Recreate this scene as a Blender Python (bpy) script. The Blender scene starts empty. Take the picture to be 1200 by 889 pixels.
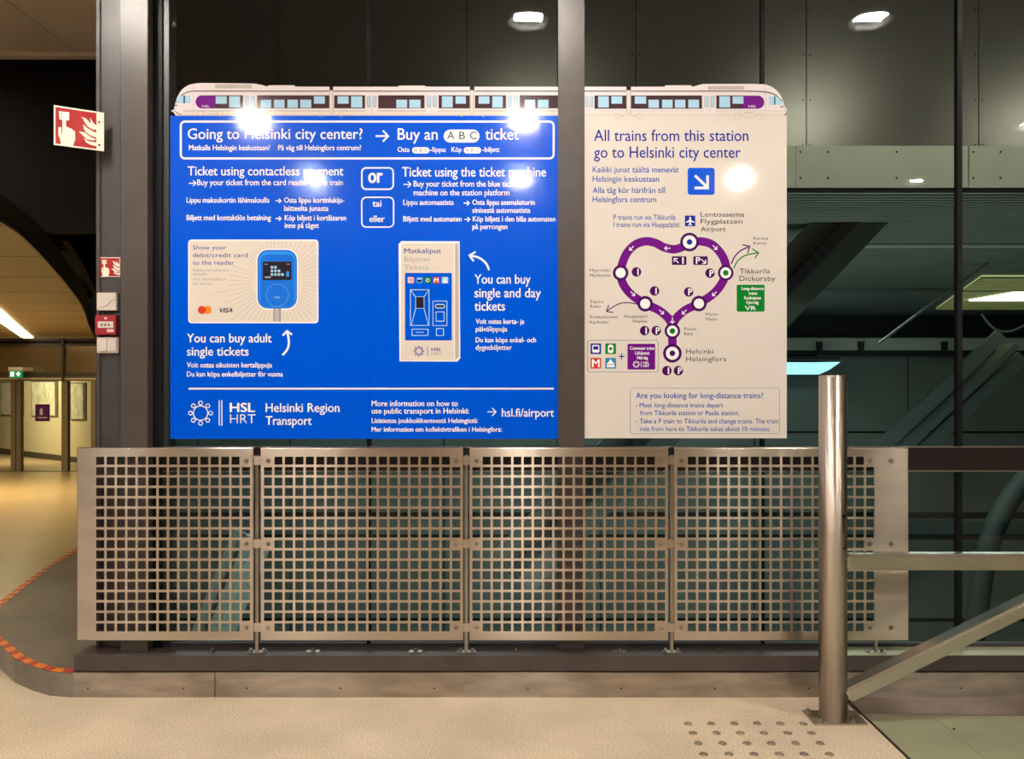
import bpy, bmesh, math, random
from mathutils import Vector, Matrix
random.seed(7)
C = bpy.context.scene.collection
SC = bpy.context.scene
# ------------------------------------------------------------------ camera, world, exposure
EYE, F = 1.45, 960.0
cam_d = bpy.data.cameras.new('camera'); cam = bpy.data.objects.new('camera', cam_d); C.objects.link(cam)
cam.location = (0, 0, EYE); cam.rotation_euler = (math.pi/2, 0, 0)
cam_d.sensor_fit = 'HORIZONTAL'; cam_d.sensor_width = 36.0; cam_d.lens = F/1200*36.0
cam_d.clip_end = 200; cam_d.clip_start = 0.05
SC.camera = cam
w = bpy.data.worlds.new('world'); SC.world = w; w.use_nodes = True
w.node_tree.nodes['Background'].inputs[0].default_value = (0.55, 0.6, 0.6, 1)
w.node_tree.nodes['Background'].inputs[1].default_value = 0.01
SC.view_settings.view_transform = 'Standard'; SC.view_settings.look = 'None'
SC.view_settings.gamma = 1.0; SC.view_settings.use_curve_mapping = False
SC.view_settings.exposure = -0.12
TUBE = 1180.0                       # radiance of the downlight tubes
TUBE_COL = (1.0, 0.915, 0.81)
def area_light(name, loc, target, energy, col, sx, sy):
    l = bpy.data.lights.new(name, 'AREA'); l.shape = 'RECTANGLE'; l.size = sx; l.size_y = sy
    l.energy = energy; l.color = col
    o = bpy.data.objects.new(name, l); C.objects.link(o); o.location = loc
    o.rotation_euler = (Vector(target)-Vector(loc)).to_track_quat('-Z', 'Y').to_euler()
    return o
# void lamps wash the fascia; the other area lights are added fill
area_light('void_lamp', (0.3, 5.3, 4.45), (0.3, 7.5, 3.5), 20, (1, .93, .78), .5, .12)
area_light('void_lamp', (3.36, 5.3, 4.45), (3.36, 7.5, 3.5), 30, (1, .93, .78), .5, .12)
area_light('void_lamp', (6.1, 5.3, 4.45), (6.1, 7.5, 3.5), 30, (1, .93, .78), .5, .12)
area_light('void_fill', (5, 13, 2.9), (5, 14, -4), 640, (.85, 1, .93), 6, 1)  # these three are added greenish fill for the dark hall, no fixtures
area_light('void_fill', (-3, 13, 2.9), (-3, 14, -4), 520, (.82, 1, .95), 6, 1)
area_light('void_fill', (2, 7.0, -2.6), (2, 12, 3.2), 420, (.9, 1, .9), 8, .6)
area_light('lobby_fill', (-14.2, 20.5, 2.2), (-14.0, 24, .3), 330, (1, .86, .55), 2, 1)  # added fill aimed at the lobby wall, no fixture modelled
area_light('ramp_fill', (-9.5, 11.5, 2.3), (-9.0, 11.5, -1), 900, (1, .74, .34), 3, 3)  # added warm fill to brighten the ramp and tan boards

# ------------------------------------------------------------------ helpers
def P(px, py, d):
    return Vector(((px-600)*d/F, d, EYE-(py-444.5)*d/F))
def X(px, d): return (px-600)*d/F
def Zp(py, d): return EYE-(py-444.5)*d/F

def mat(name, col, rough=.5, metal=0., spec=.5, var=0., vscale=8., bump=0., bscale=60., stretch=None, aniso=0.,
        emit=None, estr=0., dark=None, coat=0., fine=0., rvar=0.):
    m = bpy.data.materials.new(name); m.use_nodes = True
    nt = m.node_tree; b = nt.nodes['Principled BSDF']; L = nt.links
    b.inputs['Base Color'].default_value = (*col, 1); b.inputs['Roughness'].default_value = rough
    b.inputs['Metallic'].default_value = metal; b.inputs['Specular IOR Level'].default_value = spec
    b.inputs['Coat Weight'].default_value = coat
    if emit: b.inputs['Emission Color'].default_value = (*emit, 1); b.inputs['Emission Strength'].default_value = estr
    co = None
    def coords():
        nonlocal co
        if co: return co
        g = nt.nodes.new('ShaderNodeNewGeometry'); mp = nt.nodes.new('ShaderNodeMapping')
        if stretch: mp.inputs['Scale'].default_value = stretch
        L.new(g.outputs['Position'], mp.inputs['Vector']); co = mp.outputs[0]; return co
    if var or fine:
        n = nt.nodes.new('ShaderNodeTexNoise'); n.inputs['Scale'].default_value = vscale; n.inputs['Detail'].default_value = 5
        L.new(coords(), n.inputs['Vector'])
        r = nt.nodes.new('ShaderNodeMapRange'); r.inputs[1].default_value = .3; r.inputs[2].default_value = .7
        r.inputs[3].default_value = 1-var; r.inputs[4].default_value = 1+var*.6
        L.new(n.outputs[0], r.inputs[0])
        fac = r.outputs[0]
        if fine:
            n2 = nt.nodes.new('ShaderNodeTexNoise'); n2.inputs['Scale'].default_value = 170; n2.inputs['Detail'].default_value = 3
            L.new(coords(), n2.inputs['Vector'])
            r2 = nt.nodes.new('ShaderNodeMapRange'); r2.inputs[1].default_value = .35; r2.inputs[2].default_value = .65
            r2.inputs[3].default_value = 1-fine; r2.inputs[4].default_value = 1+fine*.5
            L.new(n2.outputs[0], r2.inputs[0])
            mu = nt.nodes.new('ShaderNodeMath'); mu.operation = 'MULTIPLY'
            L.new(fac, mu.inputs[0]); L.new(r2.outputs[0], mu.inputs[1]); fac = mu.outputs[0]
        v = nt.nodes.new('ShaderNodeVectorMath'); v.operation = 'SCALE'; v.inputs[0].default_value = col
        L.new(fac, v.inputs['Scale']); L.new(v.outputs[0], b.inputs['Base Color'])
        if rvar:
            r3 = nt.nodes.new('ShaderNodeMapRange'); r3.inputs[1].default_value = .3; r3.inputs[2].default_value = .7
            r3.inputs[3].default_value = rough-rvar; r3.inputs[4].default_value = rough+rvar
            L.new(n.outputs[0], r3.inputs[0]); L.new(r3.outputs[0], b.inputs['Roughness'])
    if bump:
        n = nt.nodes.new('ShaderNodeTexNoise'); n.inputs['Scale'].default_value = bscale; n.inputs['Detail'].default_value = 3
        L.new(coords(), n.inputs['Vector'])
        bu = nt.nodes.new('ShaderNodeBump'); bu.inputs['Strength'].default_value = bump; bu.inputs['Distance'].default_value = .002
        L.new(n.outputs[0], bu.inputs['Height']); L.new(bu.outputs[0], b.inputs['Normal'])
    if aniso:
        t = nt.nodes.new('ShaderNodeCombineXYZ'); t.inputs[1].default_value = .3; t.inputs[2].default_value = 1
        b.inputs['Anisotropic'].default_value = aniso; L.new(t.outputs[0], b.inputs['Tangent'])
    return m

def glass_mat(name, tint, r0=.05):
    m = bpy.data.materials.new(name); m.use_nodes = True; nt = m.node_tree; nt.nodes.clear(); L = nt.links
    out = nt.nodes.new('ShaderNodeOutputMaterial'); mix = nt.nodes.new('ShaderNodeMixShader')
    tr = nt.nodes.new('ShaderNodeBsdfTransparent'); tr.inputs[0].default_value = (*tint, 1)
    gl = nt.nodes.new('ShaderNodeBsdfGlossy'); gl.inputs['Roughness'].default_value = 0.02
    lw = nt.nodes.new('ShaderNodeLayerWeight'); pw = nt.nodes.new('ShaderNodeMath'); pw.operation = 'POWER'; pw.inputs[1].default_value = 4
    ma = nt.nodes.new('ShaderNodeMath'); ma.operation = 'MULTIPLY_ADD'; ma.inputs[1].default_value = .9; ma.inputs[2].default_value = r0
    L.new(lw.outputs['Facing'], pw.inputs[0]); L.new(pw.outputs[0], ma.inputs[0]); L.new(ma.outputs[0], mix.inputs[0])
    L.new(tr.outputs[0], mix.inputs[1]); L.new(gl.outputs[0], mix.inputs[2]); L.new(mix.outputs[0], out.inputs[0])
    return m

GL = dict(rough=.09, spec=.6, bump=.012, bscale=260.)      # glossy printed film
M = {
 'blue': mat('blue film', (0.0, .088, .70), **GL),
 'blue2': mat('reader blue', (.012, .16, .72), **GL),
 'blue3': mat('reader light blue', (.03, .28, .85), **GL),
 'board': mat('off white film', (.67, .625, .585), **GL),
 'white': mat('white print', (.84, .85, .88), **GL),
 'train': mat('train pinkish white', (.72, .66, .69), **GL),
 'beige': mat('beige print', (.70, .635, .57), **GL),
 'navy': mat('navy print', (.012, .03, .33), **GL),
 'mid': mat('mid blue print', (.01, .10, .48), **GL),
 'grey': mat('grey print', (.30, .29, .34), **GL),
 'greyl': mat('light grey print', (.48, .44, .42), **GL),
 'dark': mat('dark print', (.022, .018, .03), **GL),
 'brown': mat('dark brown print', (.055, .028, .04), **GL),
 'purple': mat('purple print', (.15, .008, .23), **GL),
 'dpurple': mat('dark purple print', (.07, .006, .11), **GL),
 'sky': mat('light blue print', (.36, .60, .80), **GL),
 'green': mat('green print', (.005, .20, .025), **GL),
 'red': mat('red print', (.60, .012, .012), **GL),
 'redm': mat('metro red print', (.62, .05, .02), **GL),
 'orange': mat('orange print', (.85, .24, .02), **GL),
 'ferry': mat('ferry blue print', (.02, .22, .45), **GL),
 'pink': mat('pink print', (.8, .35, .4), **GL),
 'cream': mat('cream print', (.85, .8, .68), rough=.35),
 'signred': mat('sign red', (.40, .006, .008), rough=.35),
 'black': mat('black rubber', (.008, .008, .009), rough=.6),
 'steel': mat('brushed stainless steel', (.60, .525, .455), rough=.25, metal=1, aniso=1.0, var=.10, vscale=3, stretch=(1, 1, 6)),
 'steelp': mat('post stainless steel', (.60, .53, .46), rough=.36, metal=1, aniso=.9, var=.22, vscale=70, stretch=(1, 1, .02)),
 'steelr': mat('rail stainless steel', (.66, .61, .58), rough=.24, metal=1, var=.08, vscale=5),
 'kick': mat('scuffed kick plate steel', (.45, .395, .34), rough=.30, metal=1, aniso=.95, var=.28, vscale=5, stretch=(1, 1, 4)),
 'bolt': mat('bolt steel', (.42, .38, .34), rough=.3, metal=1),
 'frame': mat('brown painted steel', (.065, .047, .045), rough=.42, var=.22, vscale=9, bump=.25, bscale=35),
 'frame2': mat('dark purple grey steel', (.052, .046, .058), rough=.5, var=.15, vscale=9),
 'transom': mat('transom paint', (.014, .009, .009), rough=.4, spec=.3),
 'col': mat('column brown paint', (.062, .050, .045), rough=.38, var=.12, vscale=12, bump=.3, bscale=50),
 'colg': mat('column grey paint', (.052, .046, .050), rough=.4, var=.12, vscale=12),
 'gasket': mat('black frame', (.006, .006, .007), rough=.5, spec=.15),
 'gasket2': mat('dark green frame', (.016, .02, .019), rough=.4),
 'floor': mat('speckled terrazzo', (.62, .51, .375), rough=.45, var=.16, vscale=2.5, fine=.42, bump=.03, bscale=200),
 'ramp': mat('ramp floor', (.47, .36, .22), rough=.3, var=.1, vscale=1.2),
 'plinth': mat('grey worn plinth', (.155, .13, .10), rough=.55, var=.25, vscale=3, fine=.15),
 'kerb': mat('grey kerb metal', (.24, .215, .18), rough=.5, metal=.3, var=.25, vscale=8),
 'stud': mat('tactile stud steel', (.40, .34, .27), rough=.45, metal=.8),
 'tape_o': mat('orange tape', (.75, .20, .02), rough=.5, var=.2, vscale=40),
 'tape_r': mat('red tape', (.42, .035, .02), rough=.5, var=.2, vscale=40),
 'ceil': mat('perforated tan ceiling', (.70, .58, .44), rough=.7),
 'ceilstrip': mat('ceiling joint strip', (.66, .56, .42), rough=.6),
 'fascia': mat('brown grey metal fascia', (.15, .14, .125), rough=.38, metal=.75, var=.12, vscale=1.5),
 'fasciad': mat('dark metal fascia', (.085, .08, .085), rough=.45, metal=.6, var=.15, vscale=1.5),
 'band': mat('pale olive band', (.50, .49, .40), rough=.5, var=.06, vscale=3),
 'soffit': mat('grey green soffit', (.16, .19, .165), rough=.6, var=.12, vscale=2),
 'wallg': mat('dark green wall panel', (.10, .125, .117), rough=.55, var=.2, vscale=.8),
 'ledge': mat('pale ledge', (.34, .38, .34), rough=.6),
 'strut': mat('dark steel strut', (.012, .016, .018), rough=.6, spec=.12),
 'strutp': mat('pale green strut', (.20, .26, .245), rough=.5),
 'strutd': mat('dark green duct', (.014, .021, .019), rough=.7, spec=.2),
 'strutm': mat('grey green strut', (.03, .04, .037), rough=.5),
 'tan': mat('tan ceiling board', (.30, .215, .115), rough=.38, var=.06, vscale=1.5),
 'rim': mat('dark rim', (.035, .03, .026), rough=.5),
 'rimline': mat('brass line', (.34, .25, .15), rough=.4),
 'darkwall': mat('dark brown boarding', (.006, .004, .002), rough=.8, spec=.08, var=.5, vscale=1.2, stretch=(.3, .3, 3)),
 'bronze': mat('bronze panel', (.30, .235, .15), rough=.22, metal=.8),
 'dframe': mat('door frame bronze grey', (.17, .145, .115), rough=.4, metal=.3),
 'lobby': mat('lobby wall', (.52, .46, .30), rough=.6),
 'poster': mat('poster paper', (.55, .55, .42), rough=.5, var=.35, vscale=5),
 'plate': mat('ribbed metal with green light in colour', (.42, .43, .28), rough=.38, metal=.35, var=.14, vscale=4),  # greenish light the plate reflects is put into its base colour
 'plastic': mat('off white plastic', (.62, .55, .50), rough=.4),
 'callred': mat('call point red', (.32, .02, .03), rough=.35),
 'rear': mat('hall wall', (.22, .19, .16), rough=.6),
 'bowl': mat('downlight reflector', (.75, .75, .75), rough=.25, metal=.8),
 'tube': mat('lamp tube', (1, 1, 1), emit=TUBE_COL, estr=TUBE),
 'ring': mat('ring light', (1, 1, 1), emit=(1, .86, .5), estr=7.5),
 'cyan': mat('cyan lamp', (.2, .5, .6), emit=(.36, .82, .95), estr=2.0),
 'panelglow': mat('ribbed light panel', (.6, .65, .3), emit=(.74, .74, .34), estr=.9),
 'glowcore': mat('lamp core', (1, 1, 1), emit=(1, 1, .8), estr=3),
 'exitg': mat('exit sign green', (.0, .25, .12), emit=(.0, .30, .14), estr=.5),
 'exitw': mat('exit sign white', (.8, .8, .8), emit=(.8, 1, .85), estr=.9),
}
M['glass'] = glass_mat('window glass', (.80, .85, .83), .024)
M['glassd'] = glass_mat('door glass', (.93, .93, .88), .03)
# perforation and rib relief
def add_pattern(m, scale, strength, kind='ceil'):
    nt = m.node_tree; L = nt.links; b = nt.nodes['Principled BSDF']
    g = nt.nodes.new('ShaderNodeNewGeometry'); v = nt.nodes.new('ShaderNodeTexVoronoi'); v.inputs['Scale'].default_value = scale
    v.inputs['Randomness'].default_value = 0
    L.new(g.outputs['Position'], v.inputs['Vector'])
    r = nt.nodes.new('ShaderNodeMapRange'); r.inputs[1].default_value = .2; r.inputs[2].default_value = .35
    r.inputs[3].default_value = 1-strength; r.inputs[4].default_value = 1
    L.new(v.outputs['Distance'], r.inputs[0])
    s = nt.nodes.new('ShaderNodeVectorMath'); s.operation = 'SCALE'
    src = b.inputs['Base Color']
    if src.is_linked: L.new(src.links[0].from_socket, s.inputs[0])
    else: s.inputs[0].default_value = src.default_value[:3]
    L.new(r.outputs[0], s.inputs['Scale']); L.new(s.outputs[0], b.inputs['Base Color'])
add_pattern(M['ceil'], 55, .35); add_pattern(M['plate'], 62, .5)

def tag(o, label=None, cat=None, group=None, kind=None):
    if label: o['label'] = label
    if cat: o['category'] = cat
    if group: o['group'] = group
    if kind: o['kind'] = kind
    return o
def empty(name, loc=(0, 0, 0)):
    o = bpy.data.objects.new(name, None); o.empty_display_size = .05; C.objects.link(o); o.location = loc; return o
def link(name, me, mats, parent=None):
    o = bpy.data.objects.new(name, me); C.objects.link(o)
    if not isinstance(mats, (list, tuple)): mats = [mats]
    for m in mats: me.materials.append(m)
    if parent:
        o.parent = parent; o.matrix_parent_inverse = Matrix.Translation(-parent.location)
    return o
class MB:
    """collects shapes into one mesh (world coordinates)"""
    def __init__(s): s.bm = bmesh.new()
    def box(s, x0, x1, y0, y1, z0, z1, bev=0, mi=0):
        t = bmesh.new() if bev else s.bm
        vs = [t.verts.new((x, y, z)) for x in (x0, x1) for y in (y0, y1) for z in (z0, z1)]
        for q in ((0, 1, 3, 2), (4, 6, 7, 5), (0, 4, 5, 1), (2, 3, 7, 6), (0, 2, 6, 4), (1, 5, 7, 3)):
            f = t.faces.new([vs[i] for i in q]); f.material_index = mi
        if bev:
            bmesh.ops.bevel(t, geom=list(t.edges), offset=bev, segments=2, affect='EDGES')
            me = bpy.data.meshes.new('t'); t.to_mesh(me); t.free(); s.bm.from_mesh(me); bpy.data.meshes.remove(me)
        return s
    def bar(s, a, b, wd, ht, up=(0, 0, 1), bev=0):
        a = Vector(a); b = Vector(b); z = (b-a); ln = z.length; z.normalize()
        x = Vector(up).cross(z); x.normalize(); y = z.cross(x)
        t = bmesh.new(); m = Matrix((x, y, z)).transposed().to_4x4(); m.translation = (a+b)/2
        bmesh.ops.create_cube(t, size=1, matrix=m @ Matrix.Diagonal((wd, ht, ln, 1)))
        if bev: bmesh.ops.bevel(t, geom=list(t.edges), offset=bev, segments=2, affect='EDGES')
        me = bpy.data.meshes.new('t'); t.to_mesh(me); t.free(); s.bm.from_mesh(me); bpy.data.meshes.remove(me)
        return s
    def cyl(s, a, b, r0, r1=None, n=24, caps=True, smooth=True):
        a = Vector(a); b = Vector(b); r1 = r0 if r1 is None else r1
        q = (b-a).to_track_quat('Z', 'Y').to_matrix()
        ra = [s.bm.verts.new(a + q @ Vector((r0*math.cos(2*math.pi*i/n), r0*math.sin(2*math.pi*i/n), 0))) for i in range(n)]
        rb = [s.bm.verts.new(b + q @ Vector((r1*math.cos(2*math.pi*i/n), r1*math.sin(2*math.pi*i/n), 0))) for i in range(n)]
        for i in range(n):
            f = s.bm.faces.new((ra[i], ra[(i+1) % n], rb[(i+1) % n], rb[i])); f.smooth = smooth
        if caps:
            s.bm.faces.new(ra[::-1]); s.bm.faces.new(rb)
        return s
    def prism(s, pts, v):
        """closed polygon (3D points) extruded along v"""
        v = Vector(v); a = [s.bm.verts.new(p) for p in pts]; b = [s.bm.verts.new(Vector(p)+v) for p in pts]; n = len(a)
        s.bm.faces.new(a); s.bm.faces.new(b[::-1])
        for i in range(n): s.bm.faces.new((a[(i+1) % n], a[i], b[i], b[(i+1) % n]))
        return s
    def face(s, pts):
        s.bm.faces.new([s.bm.verts.new(p) for p in pts]); return s
    def build(s, name, mats, parent=None, normals=True):
        if normals: bmesh.ops.recalc_face_normals(s.bm, faces=list(s.bm.faces))
        me = bpy.data.meshes.new(name); s.bm.to_mesh(me); s.bm.free(); return link(name, me, mats, parent)
def struct(o): o['kind'] = 'structure'; return o
def hexbolt(x, y, z, r, h, axis, parent, name='bolt', m=None):
    a = Vector((x, y, z)); v = Vector(axis)*h
    b = MB(); b.cyl(a, a+v*.25, r*1.5, n=16); b.cyl(a+v*.25, a+v, r, r*.85, n=6, smooth=False)
    return b.build(name, m or M['bolt'], parent)

# ------------------------------------------------------------------ floor, plinth, ramp
fl = struct(MB().prism([(-14, -16, -.25), (1.512, -16, -.25), (1.512, 3.75, -.25), (-1.95, 3.75, -.25), (-1.985, 4.0, -.25), (-2.59, 5.2, -.25), (-14, 5.2, -.25)], (0, 0, .25)).build('floor', M['floor']))
b = MB()   # ramp falling away beyond the plinth
b.prism([(x_, y_, -.04516*(y_-5.2)-.2) for x_, y_ in ((-22, 5.2), (-2.59, 5.2), (-9.15, 18.2), (-9.15, 30), (-22, 30))], (0, 0, .2))
o = struct(b.build('floor', M['ramp'])); o['label'] = 'yellow beige floor sloping down to the glass doors'
for r, d in enumerate((3.452, 3.360, 3.266, 3.171, 3.078)):
    for k in range(6):
        x = .742+.0972*k
        bb = MB(); bb.cyl((x, d, 0), (x, d, .0035), .0175, .0155, n=20); bb.cyl((x, d, .0035), (x, d, .005), .012, .010, n=16)
        bb.build('tactile_stud', M['stud'], fl)
edge = [(-2.0, 3.742), (-2.12, 3.765), (-2.24, 3.83), (-2.38, 3.93), (-2.57, 4.12), (-2.80, 4.34), (-3.0, 4.62), (-3.09, 4.94), (-3.22, 5.4), (-3.33, 5.85), (-3.46, 6.48), (-3.52, 7.0)]
pts = edge[:-1]+[(-3.24, 6.48), (-1.985, 4.0), (-1.9, 3.9), (-1.9, 3.742)]
pl = struct(MB().prism([(x, y, -.2) for x, y in pts], (0, 0, .31)).build('trim_1', M['plinth']))
pl['label'] = 'grey raised plinth curving behind the barrier'
def strip(name, path, z0, z1, off, m, parent, top=False, w=.02):
    bb = MB(); n = len(path)
    nor = []
    for i in range(n):
        a = Vector(path[max(i-1, 0)]); c = Vector(path[min(i+1, n-1)]); t = (c-a).normalized(); nor.append(Vector((t.y, -t.x)))
    out = [Vector(path[i])-nor[i]*(-off) for i in range(n)]
    inn = [Vector(path[i])-nor[i]*(-off-w) if False else out[i]+nor[i]*w*(-1) for i in range(n)]
    for i in range(n-1):
        q = [(out[i].x, out[i].y), (out[i+1].x, out[i+1].y), (inn[i+1].x, inn[i+1].y), (inn[i].x, inn[i].y)]
        bb.prism([(x, y, z0) for x, y in q], (0, 0, z1-z0))
    return bb.build(name, m, parent)
def densify(path, step):
    o = [Vector(path[0])]
    for a, c in zip(path, path[1:]):
        a = Vector(a); c = Vector(c); n = max(1, int((c-a).length/step))
        for i in range(1, n+1): o.append(a+(c-a)*i/n)
    return o
strip('kerb_face', edge, 0, .106, -.006, M['kerb'], pl, w=-.012)
de = densify(edge, .055)
for i in range(0, len(de)-1):
    if de[i].y > 6.6: break
    seg = [de[i], de[i+1]]
    t = (seg[1]-seg[0]).normalized(); nn = Vector((t.y, -t.x))
    # inward normal points to +x side
    if nn.x < 0: nn = -nn
    sk = t*.02
    q = [seg[0], seg[1], seg[1]+nn*.042+sk, seg[0]+nn*.042+sk]
    bb = MB(); bb.prism([(v.x, v.y, .1095) for v in q], (0, 0, .0022))
    bb.build('tape_stripe', M['tape_o'] if i % 2 else M['tape_r'], pl)

# right side metal floor
t = empty('floor_plate', (1.5, 3.6, 0)); tag(t, kind='structure')
MB().box(1.50, 4.2, 3.545, 3.737, -.05, .001).build('threshold_strip', M['steelr'], t)
MB().box(1.50, 4.2, 3.540, 3.546, -.05, .004).build('threshold_edge', M['steel'], t)
MB().box(1.512, 1.519, -2, 3.70, -.05, .0035).build('seam_edge', M['gasket'], t)
MB().box(1.519, 1.524, -2, 3.70, -.05, .002).build('seam_edge', M['steel'], t)
for x0, x1 in ((1.526, 1.808), (1.811, 2.9), (2.903, 4.2)):
    MB().box(x0, x1, -2, 3.537, -.05, .0).build('ribbed_plate', M['plate'], t)
struct(MB().box(1.50, 14, -16, 3.737, -.3, -.052).build('floor', M['floor']))
for px, py in ((1118, 854),):
    d = EYE*F/(py-444.5); hexbolt(X(px, d), d, 0, .004, .004, (0, 0, 1), t, 'screw', M['gasket'])

# ------------------------------------------------------------------ kick plates and base beam
for i, (a, c, lab) in enumerate(((85, 251.4, 'short scuffed stainless kick plate at the left end of the base beam'),
        (252.2, 992, 'long stainless kick plate under the base beam, running to the round post'),
        (992.6, 1330, 'stainless kick plate to the right of the round post'))):
    t = empty('kick_plate', (X(a, 3.74), 3.745, 0)); tag(t, lab, 'kick plate', 'kick plates along the floor')
    MB().box(X(a, 3.737), X(c, 3.737), 3.737, 3.75, 0.0005, .1125, bev=.0008).build('plate', M['kick'], t)
    for px in ((103, 215), (289, 399, 509, 618.6, 728, 837.5, 947.5), (1126, 1236))[i]:
        hexbolt(X(px, 3.737), 3.7385, .042, .0045, .003, (0, -1, 0), t, 'screw', M['gasket'])
beam = empty('base_beam', (X(88, 3.742), 3.8, .118))
tag(beam, 'long low dark brown steel beam carrying the perforated barrier', 'beam')
MB().box(X(86, 3.742), X(1330, 3.742), 3.744, 3.90, .1175, .187, bev=.002).build('beam_body', M['frame'], beam)
MB().box(X(86, 3.75), X(1330, 3.75), 3.75, 3.90, .0, .117).build('beam_packing', M['gasket'], beam)
MB().box(X(195, 3.88), X(1330, 3.88), 3.872, 3.90, .187, .205).build('glazing_bead', M['frame2'], beam)
MB().box(X(992, 3.76), X(1330, 3.76), 3.752, 3.868, .1871, .1885).build('sill_plate', M['plate'], beam)
for px, pl_ in ((249, 0), (366.7, 1), (487, 1), (604.5, 0), (726, 1), (843, 0)):
    d = 3.80; x = X(px, d)
    bb = MB()
    if pl_: bb.box(x-.03, x+.03, d-.018, d+.018, .187, .191)
    bb.cyl((x, d, .187), (x, d, .203), .006, n=10); bb.cyl((x, d, .191), (x, d, .199), .010, n=6, smooth=False)
    bb.cyl((x, d, .199), (x, d, .206), .008, .003, n=12)
    bb.build('anchor_bolt', M['bolt'], beam)

# ------------------------------------------------------------------ perforated barrier panels
def perforated(name_lab, xa, xb, hx0, pitch, ncol, missing, screws):
    D = 3.765
    k = D/F
    x0, x1 = X(xa, D), X(xb, D); z1, z0 = Zp(524.5, D), Zp(750.5, D)
    t = empty('perforated_panel', ((x0+x1)/2, D, z0)); tag(t, name_lab, 'barrier panel', 'perforated steel panels of the barrier')
    xs = [x0+.004]; zs = [z1-.004]
    hs = 9.3/12.2*pitch
    for c in range(ncol): xs += [X(hx0+c*pitch, D), X(hx0+c*pitch+hs, D)]
    xs += [x1-.004]
    for r in range(17): zs += [Zp(535.0+r*12.2, D), Zp(535.0+r*12.2+9.3, D)]
    zs += [z0+.004]
    bm = bmesh.new(); nx, nz = len(xs), len(zs)
    fr = [[bm.verts.new((x, D, z)) for z in zs] for x in xs]; bk = [[bm.verts.new((x, D+.003, z)) for z in zs] for x in xs]
    solid = lambda i, j: 0 <= i < nx-1 and 0 <= j < nz-1 and not (i % 2 == 1 and j % 2 == 1 and ((i-1)//2, (j-1)//2) not in missing)
    for i in range(nx-1):
        for j in range(nz-1):
            if solid(i, j):
                bm.faces.new((fr[i][j], fr[i][j+1], fr[i+1][j+1], fr[i+1][j])); bm.faces.new((bk[i][j], bk[i+1][j], bk[i+1][j+1], bk[i][j+1]))
            else:
                bm.faces.new((fr[i][j], fr[i+1][j], bk[i+1][j], bk[i][j])); bm.faces.new((fr[i][j+1], bk[i][j+1], bk[i+1][j+1], fr[i+1][j+1]))
                bm.faces.new((fr[i][j], bk[i][j], bk[i][j+1], fr[i][j+1])); bm.faces.new((fr[i+1][j], fr[i+1][j+1], bk[i+1][j+1], bk[i+1][j]))
    # folded rim: rounded corner then a return backwards
    prof = [(0, 0)]+[(.004*math.sin(a), .004*(1-math.cos(a))) for a in (math.pi/8, math.pi/4, 3*math.pi/8, math.pi/2)]+[(.004, .032)]
    cx0, cx1, cz0, cz1 = x0+.004, x1-.004, z0+.004, z1-.004
    rings = [[bm.verts.new((cx+sx*o, D+y, cz+sz*o)) for cx, sx, cz, sz in ((cx0, -1, cz0, -1), (cx1, 1, cz0, -1), (cx1, 1, cz1, 1), (cx0, -1, cz1, 1))] for o, y in prof]
    for ra, rb in zip(rings, rings[1:]):
        for i in range(4): f = bm.faces.new((ra[i], ra[(i+1) % 4], rb[(i+1) % 4], rb[i])); f.smooth = False
    bmesh.ops.remove_doubles(bm, verts=bm.verts, dist=.00001)
    me = bpy.data.meshes.new('sheet'); bm.to_mesh(me); bm.free(); link('sheet', me, M['steel'], t)
    for px, py in screws:
        bb = MB(); c = Vector((X(px, D), D, Zp(py, D)))
        bb.cyl(c, c+Vector((0, -.0015, 0)), .010, n=20); bb.cyl(c+Vector((0, -.0015, 0)), c+Vector((0, -.006, 0)), .0075, .004, n=16)
        bb.build('screw', M['bolt'], t)
    return t
def miss(cols): return {(c, r) for c in cols for r in (0, 8, 16)}
ys = (539.5, 637, 735)
perforated('leftmost perforated panel with a wide plain margin on its left', 90, 297, 112.8, 12.2, 15, miss([14]), [(288.8, y) for y in ys])
perforated('second perforated panel from the left, under the right half of the blue board', 305, 543, 309.4, 12.25, 19, miss([0, 18]), [(y0, y) for y in ys for y0 in (314.3, 534.5)])
perforated('perforated panel in front of the brown middle column', 550, 783.5, 553.6, 12.03, 19, miss([0, 18]), [(y0, y) for y in ys for y0 in (558.5, 774.8)])
perforated('rightmost perforated panel, behind the round steel post', 790, 1065, 793.8, 12.3, 19, miss([0, 18]), [(y0, y) for y in ys for y0 in (798.7, 1019.5, 1044)])
for px, lab in ((301.5, 'flat steel upright in the gap between the first and second perforated panels'),
                (546.5, 'flat steel upright in the gap between the second and third perforated panels'),
                (787, 'flat steel upright in the gap between the third and fourth perforated panels'),
                (1026, 'short steel foot under the right end of the barrier')):
    D = 3.79; x = X(px, D); t = empty('panel_upright', (x, D, .187)); tag(t, lab, 'upright', 'uprights that carry the panels')
    top = 1.10
    MB().box(x-.007, x+.007, 3.783, 3.797, .19, top).build('stem', M['bolt'], t)
    MB().box(x-.042, x+.042, 3.772, 3.812, .187, .1925, bev=.001).build('base_plate', M['bolt'], t)
    for s in (-1, 1):
        bb = MB(); bb.cyl((x+s*.029, D, .192), (x+s*.029, D, .207), .005, n=10); bb.cyl((x+s*.029, D, .192), (x+s*.029, D, .201), .009, n=6, smooth=False); bb.build('nut', M['bolt'], t)
    if px < 1000:
        for y in ys:
            MB().box(x-.035, x+.035, 3.7695, 3.783, Zp(y+5, 3.77), Zp(y-5, 3.77)).build('clamp', M['steel'], t)

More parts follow.
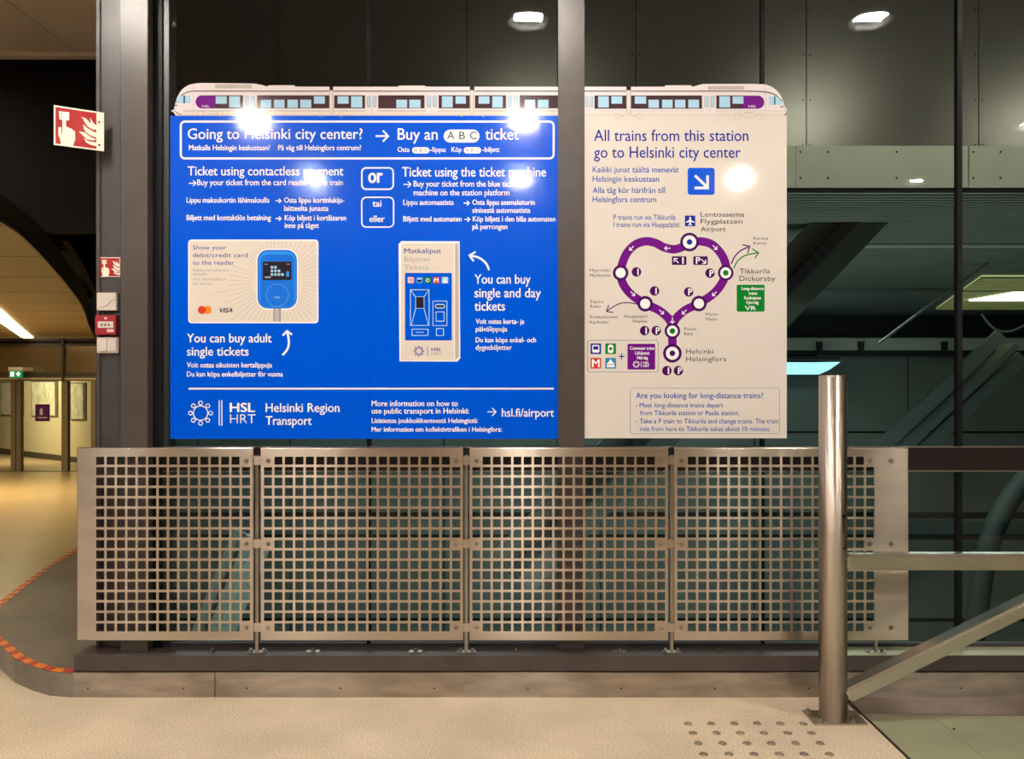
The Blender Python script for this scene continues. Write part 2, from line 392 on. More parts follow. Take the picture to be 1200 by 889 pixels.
# ------------------------------------------------------------------ columns
def column(name, lab, parts):
    t = empty(name, (parts[0][0], parts[0][2], parts[0][4])); tag(t, lab, 'column')
    for nm, m, (x0, x1, y0, y1, z0, z1) in [(p[6], p[7], p[:6]) for p in parts]:
        MB().box(x0, x1, y0, y1, z0, z1, bev=.002).build(nm, m, t)
    return t
c1 = column('steel_column', 'broad grey and brown column left of the blue board, carrying fire alarm devices',
    [(X(141, 3.80), X(173, 3.80), 3.80, 4.02, .1872, 3.65, 'web', M['col']),
     (X(117, 3.86), X(141.5, 3.86), 3.86, 4.02, .1872, 3.65, 'flange', M['colg']),
     (X(112.5, 3.85), X(117, 3.85), 3.85, 4.02, .1872, 3.65, 'edge_strip', M['frame'])])
c2 = column('steel_column', 'narrow brown column between the blue board and the white board',
    [(X(655, 3.83), X(685, 3.83), 3.83, 4.00, .1872, 3.65, 'shaft', M['col']),
     (X(655, 3.83)-.004, X(657.5, 3.83), 3.828, 3.84, .1872, 3.65, 'edge_strip', M['colg'])])

# ------------------------------------------------------------------ glass wall
gw = empty('window_1', (-1.7, 3.9, .19)); struct(gw)
def pane(a, c, z0, z1):
    MB().box(X(a, 3.88), X(c, 3.88), 3.88, 3.892, z0, z1).build('pane', M['glass'], gw)
ZT0, ZT1 = Zp(551.5, 3.87), Zp(523.5, 3.87)
for a, c in ((197, 430), (434, 656), (684, 892.5), (895.5, 1122.5), (1127, 1350)):
    pane(a, c, ZT1-.01, 3.65); pane(a, c, .2, ZT0+.01)
for px, z0, hw in ((432, .2, 2.2), (894, .2, 2.0), (1124.7, .2, 2.8), (1350, .2, 2.5)):
    MB().box(X(px-hw, 3.87), X(px+hw, 3.87), 3.868, 3.90, z0, 3.65).build('mullion', M['gasket'], gw)
MB().box(X(173, 3.86), X(190.5, 3.86), 3.855, 3.95, .1872, 3.65).build('side_frame', M['gasket'], gw)
MB().box(X(190.5, 3.87), X(198.5, 3.87), 3.865, 3.95, .1872, 3.65).build('side_frame', M['gasket2'], gw)
MB().box(X(190, 3.87), X(1360, 3.87), 3.862, 3.93, ZT0, ZT1).build('transom', M['transom'], gw)
for z in (ZT0, ZT1): MB().box(X(190, 3.87), X(1360, 3.87), 3.859, 3.864, z-.003, z+.003).build('transom_edge', M['steelr'], gw)

# ------------------------------------------------------------------ printed signs
CAPM = {}
def text_mesh(s, weight, shear=0, spacing=1.0):
    cu = bpy.data.curves.new('txt', 'FONT'); cu.body = s; cu.size = 1; cu.offset = weight; cu.resolution_u = 3; cu.shear = shear
    cu.space_character = spacing
    o = bpy.data.objects.new('txt', cu); C.objects.link(o)
    dg = bpy.context.evaluated_depsgraph_get(); me = bpy.data.meshes.new_from_object(o.evaluated_get(dg))
    bpy.data.objects.remove(o); bpy.data.curves.remove(cu); return me
def cap():
    me = text_mesh('H', 0); z = [v.co.y for v in me.vertices]; bpy.data.meshes.remove(me); return max(z)
CAP = cap()
class Sheet:
    """flat print in the sign's own plane; u,v are the sign's millimetre-like units (4 mm each)"""
    def __init__(s, parent, to_world): s.parent = parent; s.w = to_world
    def text(s, txt, x0, x1, base, caph, m, weight=.012, shear=0, layer=3, name='lettering', spacing=1.0):
        src = text_mesh(txt, min(weight, 0), shear, spacing); xs = [v.co.x for v in src.vertices]
        a, c = min(xs), max(xs); sy = caph/CAP; wd = max(weight, 0)*sy*.88     # bold: the same outline struck a few times, slightly apart
        sx = (x1-x0-2*wd)/(c-a)
        offs = [(0, 0)] if wd <= 0 else [(-wd, 0), (wd, 0), (-wd*.4, wd*.6), (wd*.4, -wd*.6)]
        if caph < 4 and wd > 0: offs = offs[:2]
        co = []; fa = []; nv = len(src.vertices)
        for i, (ox, oy) in enumerate(offs):
            co += [s.w(x0+wd+(v.co.x-a)*sx+ox, base-v.co.y*sy+oy, layer+.15*i) for v in src.vertices]
            fa += [tuple(q+i*nv for q in p_.vertices) for p_ in src.polygons]
        bpy.data.meshes.remove(src)
        me = bpy.data.meshes.new(name); me.from_pydata(co, [], fa)
        return link(name, me, M[m], s.parent)
    def new(s): return PB(s)
class PB:
    def __init__(s, sh): s.sh = sh; s.bm = bmesh.new(); s.mats = []
    def mi(s, m):
        if m not in s.mats: s.mats.append(m)
        return s.mats.index(m)
    def poly(s, pts, m, layer=1):
        f = s.bm.faces.new([s.bm.verts.new(s.sh.w(x, y, layer)) for x, y in pts]); f.material_index = s.mi(m); return s
    def rr(s, x0, y0, x1, y1, r, n=5):
        r = min(r, (x1-x0)/2, (y1-y0)/2); o = []
        for cx, cy, a0 in ((x1-r, y0+r, -90), (x1-r, y1-r, 0), (x0+r, y1-r, 90), (x0+r, y0+r, 180)):
            for k in range(n+1):
                a = math.radians(a0+90*k/n); o.append((cx+r*math.cos(a), cy+r*math.sin(a)))
        return o
    def rect(s, x0, y0, x1, y1, m, layer=1, r=0):
        return s.poly(s.rr(x0, y0, x1, y1, r) if r else [(x0, y0), (x1, y0), (x1, y1), (x0, y1)], m, layer)
    def ring(s, outer, inner, m, layer=1):
        a = [s.bm.verts.new(s.sh.w(x, y, layer)) for x, y in outer]; c = [s.bm.verts.new(s.sh.w(x, y, layer)) for x, y in inner]; n = len(a); k = s.mi(m)
        for i in range(n):
            f = s.bm.faces.new((a[i], a[(i+1) % n], c[(i+1) % n], c[i])); f.material_index = k
        return s
    def frame(s, x0, y0, x1, y1, wd, m, layer=1, r=0.01):
        r = max(r, .05)
        return s.ring(s.rr(x0, y0, x1, y1, r), s.rr(x0+wd, y0+wd, x1-wd, y1-wd, max(r-wd, .02)), m, layer)
    def disc(s, cx, cy, r, m, layer=1, n=28): return s.poly([(cx+r*math.cos(2*math.pi*i/n), cy+r*math.sin(2*math.pi*i/n)) for i in range(n)], m, layer)
    def circ(s, cx, cy, r, wd, m, layer=1, n=32):
        f = lambda q: [(cx+q*math.cos(2*math.pi*i/n), cy+q*math.sin(2*math.pi*i/n)) for i in range(n)]
        return s.ring(f(r+wd/2), f(r-wd/2), m, layer)
    def line(s, pts, wd, m, layer=1):
        pts = [Vector(p) for p in pts]; n = len(pts); k = s.mi(m); L = []; R = []
        for i in range(n):
            t = Vector((0, 0))
            if i > 0: t += (pts[i]-pts[i-1]).normalized()
            if i < n-1: t += (pts[i+1]-pts[i]).normalized()
            t.normalize(); nn = Vector((-t.y, t.x))
            c = 1.0
            if 0 < i < n-1: c = 1/max(.35, abs(nn.dot(Vector((-(pts[i+1]-pts[i]).normalized().y, (pts[i+1]-pts[i]).normalized().x)))))
            L.append(s.bm.verts.new(s.sh.w(*(pts[i]+nn*wd/2*c), layer))); R.append(s.bm.verts.new(s.sh.w(*(pts[i]-nn*wd/2*c), layer)))
        for i in range(n-1):
            f = s.bm.faces.new((L[i], L[i+1], R[i+1], R[i])); f.material_index = k
        return s
    def arrow(s, tail, tip, head, wd, m, layer=1):
        a = Vector(tail); c = Vector(tip); t = (c-a).normalized(); n = Vector((-t.y, t.x))
        s.line([a, c-t*wd*.5], wd, m, layer)
        s.line([c-t*head+n*head, c, c-t*head-n*head], wd, m, layer+.3); return s
    def build(s, name):
        # make every face look at the viewer side
        me = bpy.data.meshes.new(name); s.bm.to_mesh(me); s.bm.free(); return link(name, me, [M[q] for q in s.mats], s.sh.parent)
def smooth(pts, n=8):
    out = []; P_ = [Vector(p) for p in pts]
    for i in range(len(P_)-1):
        p0 = P_[max(i-1, 0)]; p1 = P_[i]; p2 = P_[i+1]; p3 = P_[min(i+2, len(P_)-1)]
        for k in range(n):
            t = k/n
            out.append(.5*((2*p1)+(-p0+p2)*t+(2*p0-5*p1+4*p2-p3)*t*t+(-p0+3*p1-3*p2+p3)*t**3))
    out.append(P_[-1]); return [tuple(v) for v in out]
DS = 3.84; S4 = DS/F
def sw(u, v, layer): return Vector(((u-600)*S4, DS-.0003*layer, EYE-(v-444.5)*S4))

def sun(pb, cx, cy, r, m, wd, layer=2):
    pb.circ(cx, cy, r*.71, wd, m, layer, 40)
    for k in range(8):
        a = math.pi/4*k; pb.circ(cx+r*math.cos(a), cy+r*math.sin(a), r*.19, wd*.9, m, layer+.2, 14)

# ---- blue board
bl = empty('information_board', (X(426, DS), DS+.004, Zp(514, DS)))
tag(bl, 'large glossy blue ticket information board with white lettering and a train along its top', 'information board')
MB().box((199.5-600)*S4, (431.2-600)*S4, DS, DS+.004, Zp(514, DS), Zp(135.5, DS)).build('board_half', M['blue'], bl)
MB().box((431.4-600)*S4, (654-600)*S4, DS, DS+.004, Zp(514, DS), Zp(135.5, DS)).build('board_half', M['blue'], bl)
sh = Sheet(bl, sw); T = sh.text
p = sh.new(); p.frame(210.7, 141.2, 650, 186.8, 2.4, 'white', 1, 6); p.build('heading_box')
T('Going to Helsinki city center?', 220, 425, 162.8, 12.2, 'white', .012)
T('Matkalla Helsingin keskustaan?', 221.4, 316.5, 176, 6.1, 'white', .022)
T('På väg till Helsingfors centrum?', 326, 423.3, 176, 6.1, 'white', .022)
T('Ticket using contactless payment', 220, 402.6, 205.4, 10.4, 'white', .014)
T('Buy your ticket from the card reader in the train', 231, 402, 217, 6.8, 'white', .018)
T('Lippu maksukortin lähimaksulla', 218.6, 316, 237.4, 6.2, 'white', .022)
T('Osta lippu kortinlukija-', 333, 403.7, 237.4, 6.2, 'white', .022)
T('laitteelta junasta', 333, 385, 247, 6.2, 'white', .022)
T('Biljett med kontaktlös betalning', 218.6, 317.6, 258, 6.2, 'white', .022)
T('Köp biljett i kortläsaren', 333.6, 405.8, 258.2, 6.2, 'white', .022)
T('inne på tåget', 333.6, 373.8, 267, 6.2, 'white', .022)
T('Buy an', 466, 513, 163.6, 13.2, 'white', .012)
T('ticket', 568.5, 608, 163.6, 13.2, 'white', .012)
T('Osta', 466, 480, 178, 5.8, 'white', .022); T('-lippu', 503.8, 522, 178, 5.8, 'white', .022)
T('Köp', 529, 541, 178, 5.8, 'white', .022); T('-biljett', 565.3, 585.6, 178, 5.8, 'white', .022)
p = sh.new(); p.rect(520, 151.8, 562, 167, 'white', 1.5, 7.6); p.rect(483, 172.4, 503.3, 179.8, 'white', 1.5, 3.7); p.rect(543.5, 172.4, 563.8, 179.8, 'white', 1.5, 3.7); p.build('zone_pill')
for ch, a, c in (('A', 524, 532.6), ('B', 538.2, 545), ('C', 550.8, 558.6)): T(ch, a, c, 163, 8.6, 'dark', .0)
for o_ in (483, 543.5):
    for ch, a, c in (('A', 1.9, 6.2), ('B', 8.6, 12), ('C', 14.4, 18.4)): T(ch, o_+a, o_+c, 178.2, 4.4, 'grey', .0)
p = sh.new(); p.arrow((440.3, 159.4), (455, 159.4), 6.4, 1.9, 'white')
for a, c, y, h in ((221.4, 229.5, 214.6, 3.3), (323, 329.4, 235.3, 2.6), (323, 329.4, 256, 2.6), (472.8, 481.5, 216, 3.6), (543.4, 550, 237.9, 2.7), (544.4, 550.6, 257, 2.7), (571, 581.4, 482.4, 4.6)):
    p.arrow((a, y), (c, y), h, 1.15, 'white')
p.build('arrow_print')
p = sh.new(); p.frame(423.2, 195.8, 461.7, 222.5, 1.7, 'white', 1, 6); p.frame(423.2, 230.4, 462, 266.7, 1.5, 'white', 1, 6); p.build('option_box')
T('or', 431.4, 448.8, 214, 17, 'white', .03); T('tai', 436.5, 447, 242, 7.4, 'white', .018); T('eller', 432.8, 451, 260, 7.4, 'white', .018)
T('Ticket using the ticket machine', 471.3, 640, 206.8, 11, 'white', .014)
T('Buy your ticket from the blue ticket', 484.7, 608, 218.6, 6.8, 'white', .018)
T('machine on the station platform', 484.7, 597, 228.9, 6.8, 'white', .018)
T('Lippu automaatista', 472.6, 531.8, 240, 6.1, 'white', .022); T('Osta lippu asemalaiturin', 553.5, 626.8, 240, 6.1, 'white', .022)
T('sinisestä automaatista', 553.5, 621.5, 249.2, 6.1, 'white', .022)
T('Biljett med automaten', 472.6, 541, 259.4, 6.1, 'white', .022); T('Köp biljett i den blåa automaten', 554, 651, 259.4, 6.1, 'white', .022)
T('på perrongen', 553.5, 594.6, 268.4, 6.1, 'white', .022)
T('You can buy adult', 219, 318.5, 401, 10.2, 'white', .014); T('single tickets', 219, 291.6, 416.5, 10.2, 'white', .014)
T('Voit ostaa aikuisten kertalippuja', 219, 319, 430.4, 5.9, 'white', .02); T('Du kan köpa enkelbiljetter för vuxna', 219, 331.7, 441, 5.9, 'white', .02)
T('You can buy', 556, 621.8, 332.2, 10.8, 'white', .014); T('single and day', 556, 634, 348.3, 10.8, 'white', .014); T('tickets', 556, 592, 363.8, 10.8, 'white', .014)
T('Voit ostaa kerta- ja', 557.4, 614.4, 379.3, 5.9, 'white', .02); T('päivälippuja', 557.4, 594.6, 388.2, 5.9, 'white', .02)
T('Du kan köpa enkel- och', 557.4, 628.2, 401, 5.9, 'white', .02); T('dygnsbiljetter', 557.4, 600, 409.8, 5.9, 'white', .02)
p = sh.new()
p.line(smooth([(331, 416), (336.5, 409.5), (338.6, 401), (336.8, 389)]), 2.6, 'white'); p.line([(331.2, 393), (336.4, 387.6), (342.4, 392)], 2.2, 'white', 1.3)
p.line(smooth([(573.2, 316.4), (569.6, 308.6), (561.5, 302), (551, 299.3)]), 2.4, 'white'); p.line([(557.4, 294.8), (550.2, 299.2), (555.2, 306)], 2.2, 'white', 1.3)
p.build('curved_arrow_print')
p = sh.new(); p.rect(221, 454.2, 649, 456.2, 'white', 1); p.build('divider_line')
p = sh.new(); sun(p, 235.1, 483.8, 11.9, 'white', 1.15); p.rect(256.3, 468.8, 257.5, 498.6, 'white', 1); p.rect(259.4, 468.8, 260.6, 498.6, 'white', 1); p.build('operator_emblem')
T('HSL', 269.2, 299, 482.4, 10.3, 'white', .035); T('HRT', 269.7, 299.4, 495.8, 10.6, 'white', -.008)
T('Helsinki Region', 311.3, 398, 482.5, 10.2, 'white', .014); T('Transport', 311.3, 365.4, 497.6, 10.2, 'white', .014)
T('More information on how to', 435.5, 536.8, 475.7, 6.5, 'white', .02); T('use public transport in Helsinki:', 435.5, 549.6, 484.4, 6.5, 'white', .02)
T('Lisätietoa joukkoliikenteestä Helsingissä:', 435.5, 560, 495.3, 5.5, 'white', .024); T('Mer information om kollektivtrafiken i Helsingfors:', 435.5, 588, 505.5, 5.5, 'white', .024)
T('hsl.fi/airport', 588, 649.3, 488, 9.6, 'white', .012)
# payment card picture
p = sh.new(); p.rect(220.5, 280.6, 373.2, 378.6, 'white', 1, 4); p.rect(222, 282.1, 371.7, 377.1, 'beige', 1.6, 3); p.build('card_picture')
p = sh.new()
for k in range(60):
    a = 2*math.pi*k/60+.03; ca, sa = math.cos(a), math.sin(a)
    r0 = 30 if abs(sa) < .8 else 37
    r1 = 66+10*math.sin(k*2.3)
    if abs(sa) > 1e-6: r1 = min(r1, (330-283.5)/-sa if sa < 0 else (376-330)/sa)
    if ca > 0: r1 = min(r1, (370.5-325)/ca)
    if ca < 0 and sa < .1: r1 = min(r1, 31+18*abs(sa)) if sa < -.35 and ca < -.35 else min(r1, 58)
    if r1-r0 > 3: p.line([(325+r0*ca, 330+r0*sa), (325+r1*ca, 330+r1*sa)], .55, 'greyl', 2)
p.build('ray_print')
for s_, a, c, y in (('Show your', 226, 265.5, 292.4), ('debit/credit card', 226, 290.3, 301.4), ('to the reader', 226, 274.7, 310.2)): T(s_, a, c, y, 5.1, 'navy', .0)
for s_, a, c, y in (('Näytä maksukorttia', 226, 268, 317.8), ('lukijalle', 226, 242, 322.6), ('Visa ditt betalkort', 226, 264.5, 328.5), ('för läsaren', 226, 248.5, 333.6)): T(s_, a, c, y, 2.9, 'grey', .0)
p = sh.new(); p.disc(243.2, 363.1, 4.7, 'orange', 2); p.disc(236.7, 363.1, 4.7, 'redm', 2.4); p.build('card_emblem')
T('VISA', 257.7, 272.6, 366, 5.2, 'dark', .03, .3)
p = sh.new(); p.rect(300.6, 291.4, 349.3, 362.6, 'white', 2.2, 13); p.rect(301.8, 292.7, 348.1, 361.4, 'blue2', 2.8, 12); p.rect(303.6, 294.6, 346.3, 360, 'blue3', 3.2, 11); p.rect(305, 298, 345, 359, 'blue2', 3.6, 8)
p.rect(320.5, 361.4, 329.3, 377, 'grey', 2.5); p.rect(322.2, 361.4, 327, 377, 'greyl', 3)
p.rect(308, 306.4, 341.7, 328.1, 'dark', 4.4, 1)
for r_, n_ in enumerate((2, 3, 4)):
    for k in range(n_): p.rect(317.3+k*4.1, 311.6+r_*4.25, 320.3+k*4.1, 314.6+r_*4.25, 'sky', 5, .6)
p.rect(335.6, 317.8, 338.8, 324, 'blue3', 5, .5); p.rect(310, 309, 314, 310, 'grey', 5); p.rect(336, 309, 339.6, 310, 'grey', 5); p.rect(310.4, 324, 317.5, 325.4, 'greyl', 5)
for k in range(40):
    a = 2*math.pi*k/40; p.disc(325+13*math.cos(a), 345.8+13*math.sin(a), .42, 'sky', 5, 8)
p.build('card_reader_picture')
T('HSL', 321.5, 329, 349.5, 2.2, 'sky', .02, layer=5.5)
# ticket machine picture
p = sh.new(); p.poly([(467, 286), (470.5, 282.4), (538.6, 282.6), (539.4, 419.5), (536, 423.5), (468.2, 423.3)], 'white', 1)
p.poly([(470.2, 285.2), (532.4, 285.2), (532.4, 422), (469.6, 422)], 'beige', 1.6); p.poly([(533.2, 285.2), (537.4, 285), (537.8, 418.4), (533.2, 421.8)], 'greyl', 1.6)
p.rect(474.6, 319.7, 529.6, 398.7, 'blue', 2.2, 1.5)
for x_, m_ in ((481.5, 'pink'), (491.7, 'blue3'), (501.3, 'green'), (511.4, 'redm'), (521.5, 'sky')): p.rect(x_-3.8, 324.3, x_+3.8, 332, m_, 2.8, 1.2)
p.disc(481.5, 328, 2.3, 'white', 3.2); p.poly([(479.8, 327.2), (483.2, 327.2), (481.5, 329.6)], 'dark', 3.7); p.rect(489.4, 327.4, 494, 330, 'dark', 3.2, .4); p.rect(489.2, 326.2, 494.2, 327.2, 'white', 3.2)
p.disc(501.3, 328.2, 2.1, 'white', 3.2); p.rect(500.3, 327, 502.3, 329.4, 'dark', 3.7); p.poly([(521.5, 325), (524, 331), (519, 331)], 'white', 3.2)
f_ = lambda a, b_, c, d_, w_=.9: p.frame(a, b_, c, d_, w_, 'sky', 2.8, .3)
f_(480.5, 339, 503.3, 381.6); f_(506.9, 352.2, 524.2, 381.8); f_(510.6, 364.9, 520.8, 376.7); f_(482.4, 385.1, 502.1, 393.4); f_(511, 384.4, 520.2, 393.4)
p.rect(486.8, 347.2, 497.3, 361.6, 'sky', 2.8); p.rect(487.5, 347.9, 496.6, 360.9, 'dark', 3.3)
for a, c in (((480.8, 339.3), (486.9, 347.4)), ((503, 339.3), (497.2, 347.4)), ((487, 361.4), (482, 381)), ((497, 361.4), (502, 381))): p.line([a, c], .9, 'sky', 3)
p.rect(509.8, 356, 521.4, 361.3, 'sky', 2.8, 2.4); p.rect(511, 357.4, 520.2, 359.9, 'dark', 3.3, .4); p.rect(487.6, 388.9, 496.6, 389.7, 'sky', 2.8)
sun(p, 490.8, 411.3, 5.2, 'navy', .7, 2.5); p.rect(500.6, 406, 501.3, 416.6, 'navy', 2.5)
p.build('ticket_machine_picture')
T('Matkaliput', 473.8, 517, 296.6, 5.6, 'navy', .004); T('Biljetter', 473.8, 505.2, 306.3, 5.6, 'grey', -.008); T('Tickets', 473.8, 502, 316, 5.6, 'grey', -.008)
T('M', 508.9, 513.9, 330.6, 4.9, 'white', .03, layer=4); T('HSL', 505.5, 517.7, 411, 3.6, 'navy', .03); T('HRT', 505.5, 517.7, 416, 3.4, 'grey', -.005)

# ---- train banners
def windows(p, lst, kind):
    for a, c in lst:
        y0, y1 = {'s': (112.9, 121.4), 'l': (112.9, 125.9), 'm': (117, 126.3)}[kind]
        p.rect(a, y0, c, y1, 'sky', 3, .5)
        p.frame(a-.3, y0-.3, c+.3, y1+.3, .4, 'grey', 3.3, .6)
def door(p, a, c):
    p.rect(a, 111.2, c, 133.8, 'train', 2.6); m_ = (a+c)/2; w_ = (c-a)
    for x in (a+w_*.12, a+w_*.60): p.rect(x, 112.4, x+w_*.29, 125.8, 'grey', 3, 1.8); p.rect(x+.6, 113, x+w_*.29-.6, 125.2, 'sky', 3.3, 1.4)
    p.line([(m_, 111.5), (m_, 133.5)], .35, 'grey', 3); p.line([(a, 111.5), (a, 133.5)], .3, 'greyl', 3); p.line([(c, 111.5), (c, 133.5)], .3, 'greyl', 3)
def roofs(p, spans):
    for a, c in spans: p.rect(a, 101.6, c, 105.9, 'train', 1)
def outline_prism(name, pts, m, parent):
    MB().prism([sw(x, y, 0) for x, y in pts], (0, .0035, 0)).build(name, m, parent)
# left banner
noseL = smooth([(206, 135.4), (203.4, 131), (204.4, 126), (206.6, 117), (212, 106.5), (219.5, 100.4), (228, 98), (236, 97.2)], 4)
outline_prism('train_banner', noseL+[(298, 97.8), (307, 99.6), (313, 101.5), (315, 99.9), (345, 99.9), (346, 101.6), (386, 101.6), (386, 105.9), (390.4, 105.9), (390.4, 101.6), (467, 101.6), (467.3, 100.3), (498, 100.3), (498.3, 101.6), (550.5, 101.6), (550.5, 105.9), (556, 105.9), (556, 101.6), (654, 101.6), (654, 135.4)], M['train'], bl)
p = sh.new()
p.line(smooth([(206.6, 120), (212, 112.4), (221, 107.6), (232, 106.8), (260, 106.8)]), 1.0, 'dark', 2)
p.rect(250, 106.3, 385.9, 107.4, 'brown', 2); p.rect(390.6, 106.3, 550.6, 107.4, 'brown', 2); p.rect(556, 106.3, 654, 107.4, 'brown', 2)
p.rect(252, 98.8, 295, 103.6, 'greyl', 2); p.line([(273, 98.8), (273, 103.6)], .3, 'grey', 2.5)
p.poly([(x, y) for x, y in [(285, 111.6), (236.8, 111.6)]+[(236.8-7.6*math.sin(math.pi*k/12), 119.3-7.7*math.cos(math.pi*k/12)) for k in range(1, 12)]+[(236.8, 127), (285, 127)]], 'brown', 2)
p.poly([(252.3, 111.6), (236.8, 111.6)]+[(236.8-7.6*math.sin(math.pi*k/12), 119.3-7.7*math.cos(math.pi*k/12)) for k in range(1, 12)]+[(236.8, 127), (252.3, 127)], 'purple', 2.5)
for a, c in ((301.3, 385.9), (391.5, 427.8), (443.3, 497.5), (514, 550.6), (556.5, 593), (609, 654)): p.rect(a, 111.6, c, 127, 'brown', 2)
p.rect(215, 130, 654, 134.6, 'greyl', 1.6); p.rect(215, 130.6, 654, 134.4, 'beige', 2); p.line([(214, 129.7), (654, 129.7)], .35, 'grey', 2.3)
windows(p, [(253, 265.7), (368, 380.6), (395.8, 408.4), (534, 545.8), (561, 573.5)], 's')
windows(p, [(268.7, 281.3), (411.6, 424.4), (518, 530.4), (577, 589)], 'l')
windows(p, [(305.6, 317.8), (321.2, 333.4), (337, 349), (352, 364.7), (464.6, 477), (479.8, 492.7), (615, 627), (630.4, 642.7)], 'm')
for a, c in ((286.3, 300.4), (428.2, 442.7), (498.5, 513.5), (593.8, 608.5)): door(p, a, c)
for x in (385.9, 550.8): p.rect(x, 105.9, x+4.7, 134.8, 'greyl', 2.5); p.rect(x+1, 105.9, x+3.4, 134.8, 'beige', 2.9)
p.poly([(206.8, 121), (209.4, 112.6), (215.2, 112), (215.2, 121)], 'sky', 2.6); p.rect(217.2, 112, 223.4, 121, 'sky', 2.6, .8); p.rect(215.2, 111.8, 216.9, 121.2, 'dark', 2.8)
p.rect(203.4, 123, 208, 124, 'dark', 2.5); p.line([(226.5, 98.4), (226.5, 134)], .3, 'grey', 2.5)
p.line(smooth([(205.4, 129.6), (208, 132.6), (213, 134.4)]), .7, 'dark', 2.5)
for cx in (235, 258): p.circ(cx, 133, 3.2, .4, 'grey', 2.8, 20)
p.line([(238, 130.5), (242, 134), (251, 134), (255, 130.5)], .4, 'grey', 2.8)
for cx in (376, 400, 541, 566): p.circ(cx, 134.6, 2.4, .4, 'greyl', 3, 16)
p.build('train_print')
T('HSL', 237, 246, 125.6, 2.2, 'white', .02, layer=3.4)
MB().box(*[(201-600)*S4, (204.8-600)*S4], DS, DS+.003, Zp(131, DS), Zp(128.8, DS)).build('coupler', M['train'], bl)

# ---- white board
wh = empty('information_board', (X(802, DS), DS+.004, Zp(513, DS)))
tag(wh, 'off white route information board with a purple heart shaped line map, right of the column', 'information board')
MB().box((684.6-600)*S4, (922-600)*S4, DS, DS+.004, Zp(513.3, DS), Zp(135.2, DS)).build('board', M['board'], wh)
sh = Sheet(wh, sw); T = sh.text
MB().prism([sw(x, y, 0) for x, y in [(684.6, 135.2), (684.6, 101.6), (734, 101.6), (734, 105.9), (739.4, 105.9), (739.4, 101.6), (779, 101.6), (779.5, 99.9), (810, 99.9), (811, 101.8), (824, 98.4), (880, 98.2)]+smooth([(896.7, 98.8), (906, 102.6), (913.3, 109.6), (917.2, 117), (919.4, 124), (922.6, 129.4), (918, 135.2)], 4)], (0, .0035, 0)).build('train_banner', M['train'], wh)
p = sh.new()
p.rect(684.6, 106.3, 734, 107.4, 'brown', 2); p.rect(739.4, 106.3, 880, 107.4, 'brown', 2)
p.line(smooth([(879, 106.9), (896, 107.6), (908, 111), (916.6, 118.6)]), 1.1, 'dark', 2)
p.rect(829.6, 100.8, 871.7, 105.2, 'greyl', 2); p.line([(851, 100.8), (851, 105.2)], .3, 'grey', 2.5)
for a, c in ((696.7, 734), (739.4, 822.7), (839.4, 872)): p.rect(a, 111.8, c, 127.4, 'brown', 2)
p.poly([(870, 112), (888, 112)]+[(888+7.6*math.sin(math.pi*k/12), 119.7-7.7*math.cos(math.pi*k/12)) for k in range(1, 12)]+[(888, 127.4), (870, 127.4)], 'purple', 2.4)
p.line([(684.6, 129.9), (916, 129.9)], .35, 'grey', 2.3); p.rect(684.6, 130.8, 912, 134.8, 'beige', 2); p.line([(684.6, 134.9), (918, 134.9)], .35, 'grey', 2.5)
windows(p, [(716.5, 729), (744, 757), (858.5, 871)], 's'); windows(p, [(701, 713.3), (843, 855.4)], 'l'); windows(p, [(760, 772), (776, 788), (791, 803), (806.7, 819)], 'm')
door(p, 684.6, 696.4); door(p, 823.8, 838.8)
p.rect(734, 105.9, 739.4, 134, 'greyl', 2.5); p.rect(735.2, 105.9, 738, 134, 'beige', 2.9)
p.rect(901, 112.9, 907.2, 122.6, 'sky', 2.6, 1); p.poly([(908.6, 112.9), (912.5, 114), (916.6, 120), (916.6, 122.6), (908.6, 122.6)], 'sky', 2.6); p.rect(907.2, 112.8, 908.5, 122.8, 'dark', 2.8)
p.rect(914, 124.6, 918.6, 125.6, 'dark', 2.5); p.line([(896.8, 99), (896.8, 134)], .3, 'grey', 2.5); p.circ(920.3, 129.6, 1.6, .5, 'grey', 3, 14)
for cx in (723.5, 749.5, 864.5, 890.5): p.circ(cx, 136.2, 3.2, .55, 'greyl', 3, 20)
p.line([(727, 137.5), (732, 135), (741, 135), (746, 137.5)], .6, 'greyl', 3); p.line([(868, 133), (873, 137.8), (883, 137.8), (887, 133)], .6, 'greyl', 3); p.line([(872, 132), (883, 132)], .8, 'grey', 3)
p.build('train_print')
T('HSL', 877, 886, 125.8, 2.4, 'white', .02, layer=3.4)
T('All trains from this station', 696, 877, 165.2, 13.2, 'navy', .004); T('go to Helsinki city center', 696, 868, 184.8, 13.2, 'navy', .004)
for s_, a, c, y in (('Kaikki junat täältä menevät', 694.5, 795.7, 202), ('Helsingin keskustaan', 694.5, 772.3, 212.9), ('Alla tåg kör härifrån till', 694.5, 779.4, 226.1), ('Helsingfors centrum', 694.5, 769, 236.9)): T(s_, a, c, y, 6.8, 'mid', .004)
T('P trains run via Tikkurila', 718.8, 791.8, 257.5, 6.1, 'mid', .0); T('I trains run via Huopalahti', 718.8, 796, 266, 6.1, 'mid', .0)
p = sh.new(); p.rect(805.9, 196.6, 837.5, 228.2, 'blue', 1, 3); p.line([(814.4, 205.6), (829, 219.6)], 3.1, 'white', 2); p.line([(829.2, 205.4), (829.2, 220.2), (814, 220.2)], 3.1, 'white', 2.4); p.build('direction_arrow_print')
p = sh.new(); p.rect(802.6, 252.5, 814.8, 265, 'navy', 1, .6)
